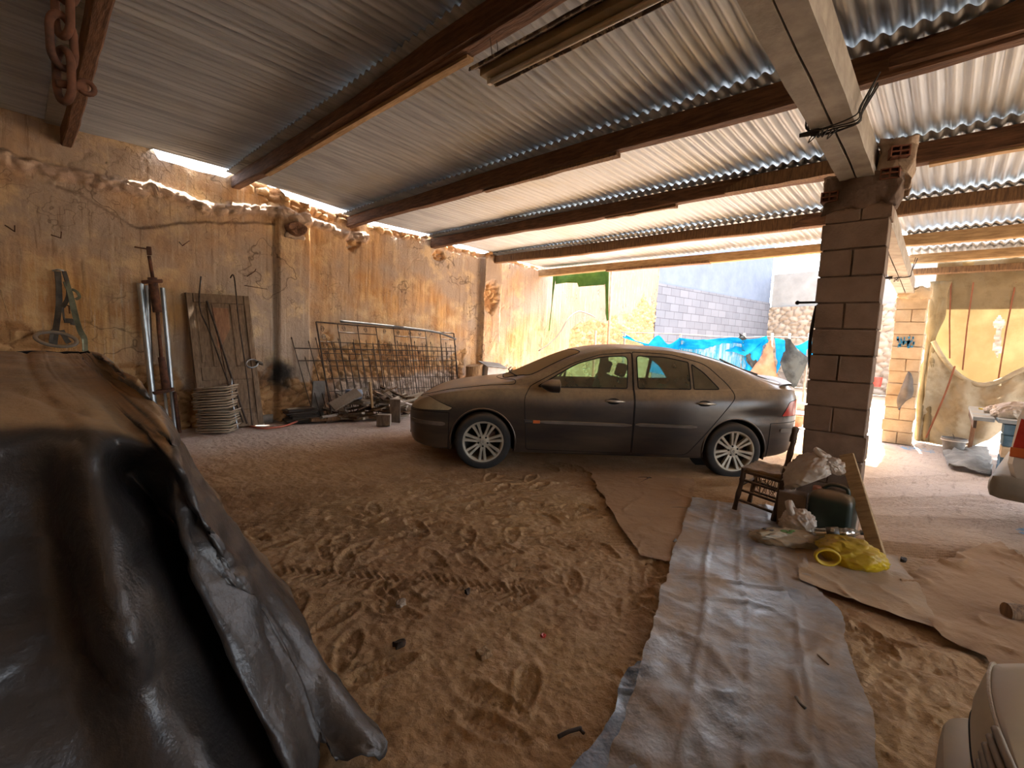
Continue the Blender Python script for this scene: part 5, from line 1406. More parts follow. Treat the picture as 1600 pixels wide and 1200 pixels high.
tag(MB().tube([Vector((WY(931, 515, 7.33).x, 7.33, 1.80)), Vector((WY(931, 515, 7.33).x, 7.33, 0))], .03, 10).build('drain_pipe', M['terracotta'], smooth=True), 'short brown pipe against the wall below the green cloth', 'pipe')
tag(MB().tube(spline([WY(px, py, 7.36) for px, py in ((842, 548), (862, 534), (876, 518), (888, 498), (903, 487), (918, 490), (930, 496))], 5), .016, 6).build('wall_cable', M['mould_grey'], smooth=True), 'sagging arched cable fixed to the far plaster wall behind the car roof', 'cable')
# ================================================================== AROUND THE PILLAR
def sheetcloth(name, ctrl, mat, parent=None, n=6, wr=.01, seed=1, th=.004, world=True):
    A = cspline_arr(np.array([[list(p) for p in r] for r in ctrl], float), n); A = cspline_arr(A.transpose(1, 0, 2), n)
    du = np.gradient(A, axis=0); dv = np.gradient(A, axis=1); nn = np.cross(du, dv); nn /= (np.linalg.norm(nn, axis=2, keepdims=True) + 1e-9)
    x, y, z = A[..., 0], A[..., 1], A[..., 2]
    A = A + nn * ((fbm(x * 7 + y * 5, z * 7 - y * 3, seed, 4) - .5) * wr * 4)[..., None]
    if parent is not None and world:
        mi = np.array(mat_of(parent).inverted()); A = A @ mi[:3, :3].T + mi[:3, 3]
    o = grid_mesh(name, A, mat, parent=parent); md = o.modifiers.new('thickness', 'SOLIDIFY'); md.thickness = th
    return o
def chair():
    # rush-seated chair, back posts to the right, seen from its side
    A = G(1146, 802, 0); B = G(1207, 819, 0)       # front-left foot, rear foot nearest the viewer
    t = thing('wooden_chair', 'broken dark wooden chair with a torn rush seat in front of the block pillar', 'chair', ((A.x + B.x) / 2, (A.y + B.y) / 2, 0))
    d = (B - A); d.z = 0; L = d.length; d.normalize(); n = Vector((-d.y, d.x, 0))
    if n.x < 0: n = -n                              # away from the viewer
    def P(u, w, z): return A + d * u + n * w + Vector((0, 0, z))
    top = WX(1240, 662, P(L + .10, 0, 0).x)
    W = .38; sh = .40
    def post(pts, r, nm):
        P_ = spline(pts, 5); m = len(P_); MB().tube(P_, [r * (1 + .12 * math.sin(i * 1.3)) for i in range(m)], 10).build(nm, M['dark_wood'], t, smooth=True, world=True)
    for w in (0, W):
        post([P(0, w, .0), P(.02, w, .15), P(.045, w, .30), P(.05, w, sh + .01)], .019, 'front_leg')
    rear = lambda z: L + .0 + .12 * z
    for w in (0, W):
        if w == 0: post([P(rear(0), w, 0), P(rear(.25), w, .25), P(rear(.42), w, .42), P(rear(.6), w, .58), P(rear(.75), w, .70)], .021, 'back_post')
        else: post([P(rear(0), w, 0), P(rear(.25), w, .25), P(rear(.41), w, .41)], .021, 'back_post')
    MB().lathe([(.001, 0), (.024, .0), (.026, .03), (.022, .07), (.026, .10), (.020, .12), (.001, .125)], frame(P(rear(.69), 0, .69), P(rear(.79), 0, .79)), 12).build('post_finial', M['dark_wood'], t, smooth=True, world=True)
    for z in (.11, .20, .29):
        for w in (0, W): MB().tube([P(.01 + .05 * z, w, z + .02), P(rear(z), w, z - .015)], .0115, 8).build('side_rung', M['dark_wood'], t, smooth=True, world=True)
    MB().tube([P(.03, 0, .25), P(.03, W, .25)], .011, 8).build('front_rung', M['dark_wood'], t, smooth=True, world=True)
    MB().tube([P(rear(.2), 0, .2), P(rear(.2), W, .2)], .011, 8).build('back_rung', M['dark_wood'], t, smooth=True, world=True)
    for w in (0, W): MB().tube([P(.05, w, sh - .02), P(rear(.42), w, sh - .04)], .015, 8).build('seat_rail', M['dark_wood'], t, smooth=True, world=True)
    rows = []
    for i in range(9):
        u = .03 + (rear(.42) - .04) * i / 8
        rows.append([P(u, W * k / 8 - .0, sh - .008 - .035 * math.sin(PI * i / 8) * math.sin(PI * k / 8) + .006 * math.sin(i * 2 + k * 3)) for k in range(9)])
    MB().grid(rows).build('rush_seat', M['straw'], t, smooth=True, world=True, solid=.035)
    r = random.Random(5); mb = MB()
    for k in range(34):
        u = .10 + r.random() * (L - .06); w = r.uniform(0, W); z = sh - .04; l = r.uniform(.05, .20)
        p = P(u, w, z); mb.tube([p, p + Vector((r.uniform(-.03, .03), r.uniform(-.03, .03), -l * .5)), p + Vector((r.uniform(-.05, .05), r.uniform(-.05, .05), -l))], .0032, 5)
    o = mb.build('torn_rushes', M['straw'], t, world=True); o['kind'] = 'stuff'
    return A, B, P, rear
CH = chair()

# ---- jerrycan
def jerry():
    c = (G(1262, 820) + G(1330, 828)) / 2 + Vector((.10, .09, 0))
    c = Vector((4.075, .53, 0)); t = thing('jerrycan', 'dark green plastic jerrycan with dusty top standing in front of the pillar', 'jerrycan', c, rz=math.radians(-4))
    R = []
    for z, s in ((.0, .86), (.012, .97), (.04, 1), (.14, .985), (.20, 1), (.30, .985), (.335, .98), (.365, .90), (.385, .70), (.395, .25)):
        hw, hd, cr = .110 * s, .138 * s, .035 * s; ring = []
        for q, (sx, sy) in enumerate(((1, 1), (-1, 1), (-1, -1), (1, -1))):
            for k in range(6):
                a = PI / 2 * q + PI / 2 * k / 5; ring.append(Vector((sx * (hw - cr) + cr * math.cos(a), sy * (hd - cr) + cr * math.sin(a), z)))
        R.append(ring)
    simple('green_hdpe', '16261f', '22362c', 5, .45, bump=.1, dust='a88460')
    MB().loft(R).build('can_body', M['green_hdpe'], t, smooth=True, angle=50)
    MB().tube(spline([(-.0, -.09, .37), (0, -.07, .425), (0, .02, .43), (0, .07, .39)], 5), .014, 8).build('can_handle', M['green_hdpe'], t, smooth=True)
    MB().lathe([(.001, 0), (.032, 0), (.032, .03), (.028, .036), (.001, .036)], T((0, .105, .36)), 18).build('screw_cap', M['terracotta'], t, smooth=True, angle=40)
    return t
jerry()
# blue/rust block behind, between the can and the chair
tag(MB().box((4.14, .80, .15), (.16, .18, .30), (0, 0, .1), bev=.01, jit=.006).build('loose_block', M['block_shaded']), 'loose dusty block on the floor behind the chair and jerrycan', 'block')

# ---- plastic bags
def blob_bag(name, label, c, size, mat, seed, rot=(0, 0, 0), amp=.16, sub=5, knot=None, cat='plastic bag', hole=None):
    t = thing(name, label, cat, c, rot=rot)
    b = bmesh.new(); bmesh.ops.create_icosphere(b, subdivisions=sub, radius=1.0)
    P = np.array([v.co[:] for v in b.verts])
    n1 = fbm(P[:, 0] * 1.6 + seed, P[:, 1] * 1.6 + P[:, 2] * 1.3, seed, 3) - .5
    cr = np.abs(fbm(P[:, 0] * 2.2 + P[:, 2] * 1.5, P[:, 1] * 2.4 - P[:, 2] * 1.2, seed + 5, 3) - .5)
    cr2 = np.abs(fbm(P[:, 0] * 5 - P[:, 1] * 2, P[:, 2] * 5 + P[:, 1] * 3, seed + 9, 2) - .5)
    rr = 1 + n1 * amp * 3 + sm(.09, 0, cr) * amp * .75 - sm(.05, 0, cr2) * amp * .4
    P = P * rr[:, None] * np.array(size) / 2
    if hole is None or True: P[:, 2] = np.maximum(P[:, 2], -size[2] * .38)
    for v, p in zip(b.verts, P): v.co = p
    mb = MB(); mb.add(b); mb.build('bag_body', M[mat], t, smooth=True)
    for (x, y, z, s) in (knot or []):
        k = MB(); pts = [Vector((x, y, z)) + Vector((s * .4 * math.cos(a), s * .25 * math.sin(a) , s * (.55 + .55 * math.sin(a)))) for a in [2 * PI * q / 16 for q in range(16)]]
        k.tube(pts, s * .13, 6, closed=True, flat=(1, 2.2)).build('bag_handle', M[mat], t, smooth=True)
    return t
simple('yellow_bag', 'a8890f', 'c9a81c', 4, .42, bump=.7, bsc=12, bd=.012, dust='b38f3c')
simple('cream_bag', 'a89c84', 'c4b9a2', 5, .5, bump=.8, bsc=14, bd=.012, dust='a88c68')
simple('white_bag', 'b5a898', 'cfc4b4', 5, .5, bump=.8, bsc=14, bd=.012, dust='b5957a')
pc = WX(1268, 738, 4.12)
bag1 = blob_bag('plastic_bag', 'stuffed pinkish white bag resting on the jerrycan against the pillar', pc + Vector((0, .03, 0)), (.20, .38, .22), 'white_bag', 3, rot=(-.62, 0, -.1), knot=[(-.02, -.16, .05, .07)])
pc2 = WX(1300, 728, 4.13)
blob_bag('plastic_bag', 'small knotted bag on top of the jerrycan right of the stuffed bag', pc2, (.12, .17, .12), 'white_bag', 8, rot=(.3, .1, 0), amp=.2)
a = G(1240, 862); cream = blob_bag('plastic_bag', 'long cream bag with a green print lying on the sheet before the chair', Vector((3.70, .74, .065)), (.20, .50, .13), 'cream_bag', 12, rot=(0, 0, math.radians(32)), amp=.19)
blob_bag('plastic_bag', 'limp white handle bag standing between the chair and the jerrycan', WX(1247, 816, 3.93), (.12, .22, .19), 'white_bag', 15, rot=(0, .15, 0), amp=.22, knot=[(-.03, .05, .04, .09)])
# printed marks on the cream bag
m = NT('green_print'); m.done('5d7a3a', .6); M['green_print'] = m.mat
for (u, v, s_, mt) in ((.01, .02, .016, 'green_print'), (.03, -.04, .013, 'green_print'), (.0, .10, .010, 'dark_plastic'), (.02, .14, .009, 'dark_plastic'), (-.01, -.01, .012, 'green_print')):
    q_ = bmesh.new(); bmesh.ops.create_icosphere(q_, subdivisions=2, radius=1.0, matrix=T((u - .035, v, .062), (0, 0, .4), (s_, s_ * 2, .006))); mb = MB(); mb.add(q_); mb.build('bag_print', M[mt], cream, smooth=True)
yb = blob_bag('plastic_bag', 'bright yellow plastic bag lying on the floor below the leaning plank', Vector((3.71, .36, .085)), (.25, .37, .19), 'yellow_bag', 21, rot=(0, 0, math.radians(10)), amp=.13)
R = [Vector((-.10, .13, -.01)) + Vector((-.035 - .02 * math.cos(q), .062 * math.cos(q) , .048 * math.sin(q))) for q in [2 * PI * k / 20 for k in range(20)]]
MB().tube(R, .016, 8, closed=True, flat=(1.6, .7)).build('bag_handle', M['yellow_bag'], yb, smooth=True)
# ---- water bottle
def bottle():
    a = WX(1262, 838, 3.86); b = WX(1322, 826, 3.86)
    a = Vector((3.80, .60, .125)); b = Vector((3.86, .36, .185))
    m = NT('clear_pet'); m.t.nodes.remove(m.p)
    tr = m.n('BsdfTransparent'); tr.inputs[0].default_value = (.86, .88, .86, 1); gl = m.n('BsdfGlossy'); gl.inputs['Roughness'].default_value = .12; gl.inputs[0].default_value = (.8, .8, .78, 1)
    mx = m.n('MixShader'); mx.inputs[0].default_value = .45; m.t.links.new(tr.outputs[0], mx.inputs[1]); m.t.links.new(gl.outputs[0], mx.inputs[2]); m.t.links.new(mx.outputs[0], m.out.inputs[0]); M['pet'] = m.mat
    t = thing('water_bottle', 'clear plastic water bottle with dark label lying between the bags', 'bottle', a)
    f = frame(a, b); L = (b - a).length + .04
    prof = [(.001, 0), (.030, .002), (.037, .02)] + [(.037 - .003 * (k % 2), .03 + k * (L * .62 / 8)) for k in range(9)] + [(.036, L * .72), (.024, L * .86), (.013, L * .93), (.013, L * .97), (.001, L * .97)]
    MB().lathe(prof, f, 20).build('bottle_body', M['pet'], t, smooth=True, world=True)
    MB().lathe([(.0385, L * .30), (.0385, L * .55), (.0375, L * .55), (.0375, L * .30)], f, 20).build('bottle_label', M['dark_plastic'], t, smooth=True, world=True)
    MB().box((f @ Vector((-.028, .028, L * .43))), (.02, .02, .02)).build('label_print', M['cream_bag'], t, world=True)
    MB().lathe([(.001, L * .955), (.016, L * .955), (.016, L * 1.01), (.001, L * 1.01)], f, 14).build('bottle_cap', M['dark_plastic'], t, smooth=True, world=True, angle=40)
bottle()
# ---- plank leaning on the pillar
def plank():
    bot = G(1366, 862, 0); top = Vector((4.20, .49, .56))
    bot = Vector((3.98, .235, .0)); top = WX(1322, 716, 4.17)
    d = (top - bot); L = d.length
    f = frame(bot, top); 
    t = tag(MB().box((0, 0, L / 2), (.035, .085, L), bev=.003, jit=.002).build('plank', M['pale_wood']), 'brown timber plank leaning against the right side of the pillar', 'plank')
    t.matrix_world = f @ Matrix.Rotation(.5, 4, 'Z'); t.location = bot + Vector((0, 0, .03))
plank()
# ---- rod, hose and wires on the pillar
t = thing('iron_spike', 'black iron bar with round tip sticking out of the left side of the pillar', 'bar', (4.3, .8, 1.8))
a = WX(1246, 473, 4.3); b = Vector((4.3, .75, a.z))
MB().tube([a, b], .009, 8).build('bar', M['wire_black'], t, world=True, smooth=True)
bb = bmesh.new(); bmesh.ops.create_icosphere(bb, subdivisions=2, radius=.017, matrix=Matrix.Translation(a)); mb = MB(); mb.add(bb); mb.build('bar_tip', M['wire_black'], t, world=True, smooth=True)
tag(MB().tube(spline([WX(1276, 478, 4.32), WX(1271, 500, 4.32), WX(1266, 530, 4.32), WX(1265, 560, 4.32), WX(1266, 575, 4.32)], 5), .013, 8).build('black_hose', M['wire_black'], smooth=True), 'short black hose hanging down the left side of the dark pillar', 'hose')
def wires(label, cx, y, z, n, seed, sp=.16):
    r = random.Random(seed); t = thing('wire_tangle', label, 'wire', (cx, y, z))
    for k in range(n):
        x = cx + r.uniform(-.05, .05)
        P = [(x + .1, .735, z + .24), (x + .03, .75, z + .08), (x, .73, z - .008 - r.random() * .01), (x + r.uniform(-.03, .03), .62, z - .012 - r.random() * .02), (x + r.uniform(-.04, .04), .50, z - .01), (x + .02, .49, z + .06), (x + .08 + r.uniform(0, .1), .48 + r.uniform(-.05, 0), z + .25)]
        MB().tube(spline(P, 4), .004, 5).build('wire', M['wire_black'], t, world=True, smooth=True)
    for k in range(4):
        x = cx + r.uniform(-.06, .06); y0 = .70 - r.random() * .12
        P = [(x, y0, z - .012), (x - .04, y0 + r.uniform(-.03, .06), z - .05 - r.random() * .03), (x - .02, y0 + .03, z - .02)]
        MB().tube(spline(P, 4), .0035, 5).build('loose_end', M['wire_black'], t, world=True, smooth=True)
    MB().tube([(cx - .01, .78, z - .02), (cx, .68, z - .018)], [.012, .02], 8).build('taped_joint', M['wire_black'], t, world=True)
wires('tangle of black wires tied round the near concrete beam above the pillar', 3.25, .62, 2.69, 6, 3)
wires('thin wires wound round the sunlit far concrete beam', 8.2, .62, 2.49, 4, 6)
# ================================================================== THE YARD BEYOND AND THE RIGHT SIDE
def WPl(px, py, p0, p1):
    """point on the upright plane through p0 and p1"""
    d = RW @ _ray(px, py); e = np.array([p1[0] - p0[0], p1[1] - p0[1]]); n = np.array([-e[1], e[0]])
    t = (n @ (np.array(p0[:2]) - EYE[:2])) / (n @ d[:2]); return Vector(d * t + EYE)
def cloth_mat(name, c1, c2, trans=.5, sc=3, stretch=(1, 1, 1), rough=.8, spots=None):
    m = NT(name); v = m.co(stretch)
    col = m.mix(m.ramp(m.noise(sc, 5, .6, v), [(.38, 0.), (.6, 1.)]), c1, c2)
    if spots: col = m.mix(m.ramp(m.noise(4, 5, .7, m.co((1.5, 1.5, 1.5), loc=(4, 2, 1))), [(.5, 0.), (.7, .6)]), col, spots)
    m.t.nodes.remove(m.p)
    a = m.n('BsdfDiffuse'); b = m.n('BsdfTranslucent'); x = m.n('MixShader'); x.inputs[0].default_value = trans
    nb = m.bump(m.noise(14, 5, .6), .4, .01)
    for q in (a, b): m.t.links.new(col, q.inputs[0])
    m.t.links.new(nb, a.inputs['Normal'])
    m.t.links.new(a.outputs[0], x.inputs[1]); m.t.links.new(b.outputs[0], x.inputs[2]); m.t.links.new(x.outputs[0], m.out.inputs[0])
    M[name] = m.mat; return m.mat
cloth_mat('blue_tarp', '107aa8', '2aa0cf', .35, 2)
cloth_mat('cyan_sheet', '3f8fae', '93a9b4', .3, 3, (6, 6, .3))
cloth_mat('peach_cloth', 'b07a5c', 'c08d70', .3)
cloth_mat('dark_jacket', '2f302f', '474844', .05)
cloth_mat('grey_rag', '6a6764', '86827e', .15)
F0, F1 = (12.6, 7.42), (14.2, 2.2)
def hang(name, label, cat, tops, bots, mat, wr=.03, off=0.0, seed=1, group=None, mid=None):
    n = len(tops)
    a = [WPl(*q, F0, F1) + Vector((off, 0, 0)) for q in tops]; b = [WPl(*q, F0, F1) + Vector((off, 0, 0)) for q in bots]
    rows = []
    for k in range(5):
        f = k / 4; rows.append([a[i].lerp(b[i], f) + Vector((.10 * math.sin(i * 2.1 + k) * (f + .3), 0, 0)) for i in range(n)])
    o = sheetcloth(name, rows, M[mat], wr=wr, seed=seed); return tag(o, label, cat, group)
rope = spline([WPl(x, y, F0, F1) for x, y in ((970, 519), (1060, 522), (1150, 527), (1200, 526), (1268, 528))], 5)
tag(MB().tube(rope, .012, 6).build('fence_rope', M['cloth_grey'], smooth=True), 'rope strung across the yard carrying the blue sheets behind the car', 'rope')
for px in (975, 1062, 1162, 1206, 1233, 1264):
    p = WPl(px, 524, F0, F1); nm = {975: 'at the yellow wall', 1062: 'left of the middle of the blue sheets', 1162: 'at the dark rag', 1206: 'behind the peach cloth', 1233: 'behind the dark jacket', 1264: 'beside the block pillar'}[px]
    tag(MB().tube([(p.x + .05, p.y, 0), (p.x + .05, p.y, p.z + .06)], .03, 8).build('fence_post', M['grey_wood'], smooth=True), 'thin post of the cloth fence ' + nm, 'post')
hang('blue_sheet', 'narrow blue strip at the left end of the cloth fence against the stone wall', 'sheet', [(970, 520), (985, 527), (997, 533), (1012, 537)], [(975, 526), (988, 533), (1000, 538), (1012, 545)], 'blue_tarp', seed=3)
hang('blue_sheet', 'pale blue sheet hanging behind the car roof left of the bright blue band', 'sheet', [(1012, 538), (1028, 524), (1045, 538), (1063, 527)], [(1012, 580), (1028, 584), (1045, 588), (1063, 592)], 'blue_tarp', seed=4)
hang('blue_sheet', 'bright blue band along the top of the cloth fence above the striped sheet', 'sheet', [(1062, 527), (1090, 531), (1120, 529), (1150, 528), (1172, 530), (1200, 526)], [(1062, 545), (1090, 546), (1120, 548), (1150, 550), (1172, 556), (1200, 534)], 'blue_tarp', off=-.04, seed=5)
hang('striped_sheet', 'long streaked cyan and white sheet hanging below the bright blue band', 'sheet', [(1064, 532), (1090, 534), (1120, 536), (1150, 536), (1168, 540)], [(1066, 600), (1090, 602), (1120, 604), (1150, 606), (1166, 606)], 'cyan_sheet', seed=6)
hang('blue_sheet', 'blue strip hanging long and narrow above the rear window of the car', 'sheet', [(1160, 535), (1170, 545), (1182, 545), (1195, 532)], [(1168, 600), (1172, 602), (1175, 602), (1178, 600)], 'blue_tarp', off=-.08, seed=7)
hang('blue_sheet', 'blue sheet piece right of the peach cloth beside the pillar', 'sheet', [(1210, 528), (1225, 531), (1245, 540), (1268, 528)], [(1214, 585), (1228, 560), (1248, 560), (1270, 575)], 'blue_tarp', seed=8)
hang('peach_cloth', 'peach coloured cloth hanging in a triangle on the cloth fence', 'cloth', [(1204, 532), (1206, 531), (1208, 532)], [(1176, 580), (1196, 592), (1216, 594)], 'peach_cloth', off=-.12, seed=9)
hang('dark_jacket', 'dark grey jacket hanging by its collar on the cloth fence by the pillar', 'jacket', [(1229, 530), (1233, 529), (1237, 533)], [(1222, 566), (1243, 606), (1264, 560)], 'dark_jacket', off=-.14, seed=10)
hang('dark_rag', 'small black rag on the fence line above the blue strip', 'rag', [(1157, 521), (1162, 523), (1168, 526)], [(1158, 528), (1164, 532), (1168, 530)], 'dark_jacket', off=-.16, seed=11)
hang('grey_rag', 'ragged grey cloth hanging low between the peach cloth and the jacket', 'rag', [(1218, 580), (1228, 582), (1240, 586)], [(1220, 600), (1232, 612), (1240, 608)], 'grey_rag', off=-.1, seed=12)
hang('dark_rag', 'dark crumpled rag hanging left of the peach cloth', 'rag', [(1160, 545), (1172, 552), (1184, 560)], [(1170, 562), (1178, 575), (1186, 572)], 'dark_jacket', off=-.1, seed=13)
# rubble and odds beyond the car
for k, (x, y, sx, sy, sz, mt, lb) in enumerate(((1236, 628, .9, .6, .3, 'stone', 'heap of pale rubble in the sunny yard by the tail of the car'), (1250, 640, .5, .4, .2, 'mortar', 'pale lump of rubble in the yard left of the pillar'), (1375, 612, 1.4, .9, .55, 'cloth_grey', 'heap of dark grey rubble in the yard between the two pillars'))):
    rubble('rubble_heap', lb, x, y, (sx, sy, sz), mt, 30 + k, cat='rubble')
p = G(1243, 668, 0)
t = tag(MB().lathe([(.001, 0), (.10, 0), (.16, .20), (.17, .22), (.15, .22), (.10, .05), (.001, .05)], T((p.x, p.y, .02)), 20).build('clay_pot', M['terracotta'], smooth=True, angle=40), 'terracotta pot in the yard just left of the dark pillar', 'pot')
p = G(1243, 700, 0)
tag(MB().tube([(p.x + 6.2, p.y - 1.1, 0), (p.x + 6.2, p.y - 1.1, 1.6)], .03, 8).build('white_pole', M['cardboard_white'], smooth=True), 'thin white pole standing in the yard between the pillars', 'pole')
p = G(1369, 618, 0)
tag(MB().lathe([(.001, 0), (.14, 0), (.17, .34), (.15, .34), (.12, .03), (.001, .03)], T((p.x - .4, p.y, .35)), 18).build('red_bucket', M['red_plastic'], smooth=True, angle=40), 'red bucket on the grey rubble heap in the yard', 'bucket')
# cable loop and a neighbouring roof over the far wall
dv = FD
def FW(px, py, off=-.25):
    q = YC + Vector((-YD.x, -YD.y, 0)) * (-off) * -1
    return WPl(px, py, (q.x, q.y), (q.x + dv.x, q.y + dv.y))
tag(MB().tube(spline([FW(x, y) for x, y in ((1204, 436), (1212, 446), (1222, 452), (1233, 454), (1245, 450), (1256, 441), (1264, 431))], 6), .02, 6).build('wall_cable', M['mould_grey'], smooth=True), 'black cable sagging in a loop on the far rendered wall of the yard', 'cable')
def house():
    simple('white_house', 'a9b3b8', 'b8c0c4', 2, .9, bump=.2)
    c = YC + dv * 7 + YD * 9; t = thing('house', 'white house with red tiled roof beyond the far wall of the yard', 'house', (c.x, c.y, 0), rz=FA)
    MB().box((0, 3, 3.3), (15, 6, 6.6)).build('house_wall', M['white_house'], t)
    m = NT('roof_tiles'); w = m.n('TexWave'); w.inputs['Scale'].default_value = 3.2; m.t.links.new(m.co(), w.inputs[0])
    m.done(m.mix(w.outputs[1], 'a87a64', 'c79a84'), .9, 0, m.bump(w.outputs[1], .8, .05)); M['roof_tiles'] = m.mat
    MB().loft([[Vector((-7.8, -.5, 6.55)), Vector((-7.8, 3, 8.2)), Vector((-7.8, 6.5, 6.55))], [Vector((7.8, -.5, 6.55)), Vector((7.8, 3, 8.2)), Vector((7.8, 6.5, 6.55))]]).build('roof', M['roof_tiles'], t)
    MB().box((2.5, -.8, 5.6), (2.6, 1.6, .10)).build('canopy', M['grey_rag'], t)
    MB().tube([(1.3, -1.5, 4.6), (1.3, -1.5, 5.6)], .06, 8).build('canopy_post', M['cloth_grey'], t)
house()

# ---- canvas curtain closing the right end
cloth_mat('canvas_swag', 'a89a82', 'c2b59b', .12, 1.4, (1, 1, 1), spots='8f7c5a')
cloth_mat('canvas', '8d7a52', 'a18c62', .17, 1.4, (1, 1, 1), spots='8f7a50')
cloth_mat('canvas_grey', '85765a', '9a8b6e', .12, 1.4, (1, 1, 1), spots='7a6a4e')
def curtain():
    XU = 10.58; t = thing('canvas_curtain', 'large yellowish patched canvas curtain hanging at the right end of the shed', 'curtain', (10.5, -.6, 0))
    top = [WX(x, 440, XU) for x in (1462, 1490, 1520, 1550, 1580, 1610, 1650, 1700, 1760)]
    rows = []
    for z in (2.98, 2.45, 2.0, 1.5, 1.05, .8):
        rows.append([Vector((XU + .035 * math.sin(i * 1.9 + z), p.y, z)) for i, p in enumerate(top)])
    A = cspline_arr(np.array([[list(p) for p in r] for r in rows], float), 14); A = cspline_arr(A.transpose(1, 0, 2), 14)
    y, z = A[..., 1], A[..., 2]
    A[..., 0] += .02 * np.sin(y * 21 + .8 * np.sin(z * 2)) * sm(1.6, 2.8, z) + (fbm(y * 4, z * 2, 4) - .5) * .06
    hc = WX(1560, 525, XU); 
    cy = (y[:-1, :-1] + y[1:, 1:]) / 2; cz = (z[:-1, :-1] + z[1:, 1:]) / 2
    hw = .045 + .035 * np.sin(cz * 13) * .5 + (fbm(cz * 9, cy * 9, 8) - .5) * .05
    keep = ~((np.abs(cy - hc.y - (cz - hc.z) * .05) < hw * sm(.36, .18, np.abs(cz - hc.z)) ) & (np.abs(cz - hc.z) < .34))
    mi = np.array(mat_of(t).inverted()); A = A @ mi[:3, :3].T + mi[:3, 3]
    grid_mesh('back_canvas', A, M['canvas'], parent=t, keep=keep)
    # grey doubled band along the top
    rows = [[Vector((XU - .03 + .03 * math.sin(i * 1.9 + z), p.y, z)) for i, p in enumerate(top)] for z in (3.0, 2.75, 2.5, 2.22)]
    sheetcloth('top_band', rows, M['canvas_grey'], parent=t, wr=.012, seed=5)
    for (xa, xb, ye) in ((1521, 1504, 578), (1587, 1560, 592), (1486, 1484, 560)):
        a, b = WX(xa, 441, XU - .06), WX(xb, ye, XU - .06)
        MB().tube([a, a.lerp(b, .5) + Vector((-.01, .01, 0)), b], .011, 6, flat=(.4, 1)).build('seam', M['seam'], t, world=True)
    # swagged front cloth
    X2 = 10.32
    topc = [(1458, 532), (1472, 556), (1490, 578), (1512, 594), (1535, 600), (1562, 594), (1590, 580), (1625, 566), (1680, 540)]
    botc = [(1434, 690), (1446, 698), (1466, 700), (1488, 699), (1512, 697), (1532, 692), (1566, 672), (1610, 645), (1670, 610)]
    rows = []
    a = [WX(*q, X2) for q in topc]; b = [WX(*q, X2 - .05) for q in botc]
    for p in b[:6]: p.z = max(p.z, .02)
    for k in range(8):
        f = k / 7
        rows.append([a[i].lerp(b[i], f) + Vector((-.10 * math.sin(PI * f) - .05 * math.sin(i * 2.4 + f * 2) * (1 - abs(f - .3)), 0, 0)) for i in range(len(a))])
    sheetcloth('swag', rows, M['canvas_swag'], parent=t, wr=.03, seed=7)
    # rolled lip of the swag
    MB().tube([p + Vector((-.04, 0, -.01)) for p in spline(a, 5)], .035, 8, flat=(1, .7)).build('swag_lip', M['canvas_swag'], t, smooth=True, world=True)
    MB().tube(spline([WX(1492, 572, X2 - .12), WX(1478, 612, X2 - .16), WX(1462, 650, X2 - .15), WX(1447, 684, X2 - .10)], 5), .014, 6, flat=(.5, 1)).build('seam', M['seam'], t, world=True)
    # bunched folds hanging at the pillar
    for k, (x0, x1, x2, r) in enumerate(((1464, 1452, 1437, .05), (1472, 1457, 1441, .04), (1480, 1458, 1446, .035), (1458, 1449, 1433, .03))):
        P = spline([WX(x0, 440, X2 + .05), WX((x0 + x1) / 2 + 2, 490, X2), WX(x1, 538, X2 - .02), WX((x1 + x2) / 2 - 1, 610, X2 - .04 * k), WX(x2, 694, X2 - .03 * k)], 6)
        for p in P: p.z = max(p.z, .03)
        MB().tube(P, [r * (1 + .4 * math.sin(i * .9 + k)) * (.6 if 10 < i < 15 else 1) for i in range(len(P))], 9, flat=(.6, 1.2)).build('gathered_fold', M['canvas_grey'], t, smooth=True, world=True)
simple('seam', '7d4a34', '935c42', 6, .9, bump=.2)
curtain()
# cloth hanging on the far pillar, blue stain
t = sheetcloth('hanging_rag', [[WX(x, y, 9.70) + Vector((dx, 0, 0)) for x, y, dx in r] for r in
    ([(1418, 580, 0), (1421, 581, -.02), (1424, 584, 0)], [(1410, 602, -.02), (1419, 604, -.06), (1427, 604, -.02)], [(1402, 622, -.02), (1412, 628, -.05), (1424, 622, -.02)], [(1403, 640, -.01), (1405, 640, -.03), (1408, 630, -.01)])], M['grey_rag'], wr=.02, seed=5)
tag(t, 'pale grey rag hanging on the front of the sunlit far pillar', 'rag')
r = random.Random(3); mb = MB(); m = NT('blue_paint'); m.done('2c86b8', .8); M['blue_paint'] = m.mat
for k in range(34):
    p = WX(1402 + 26 * r.random(), 533 - 8 * r.random() ** 2 * (1 if r.random() < .5 else -1), 9.742)
    w_ = r.uniform(.008, .03); h_ = r.uniform(.01, .07); mb.box((9.741, p.y, p.z - h_ / 3), (.006, w_, h_))
o = mb.build('blue_splash', M['blue_paint'], p2, world=True); o['label'] = 'splash of blue paint'

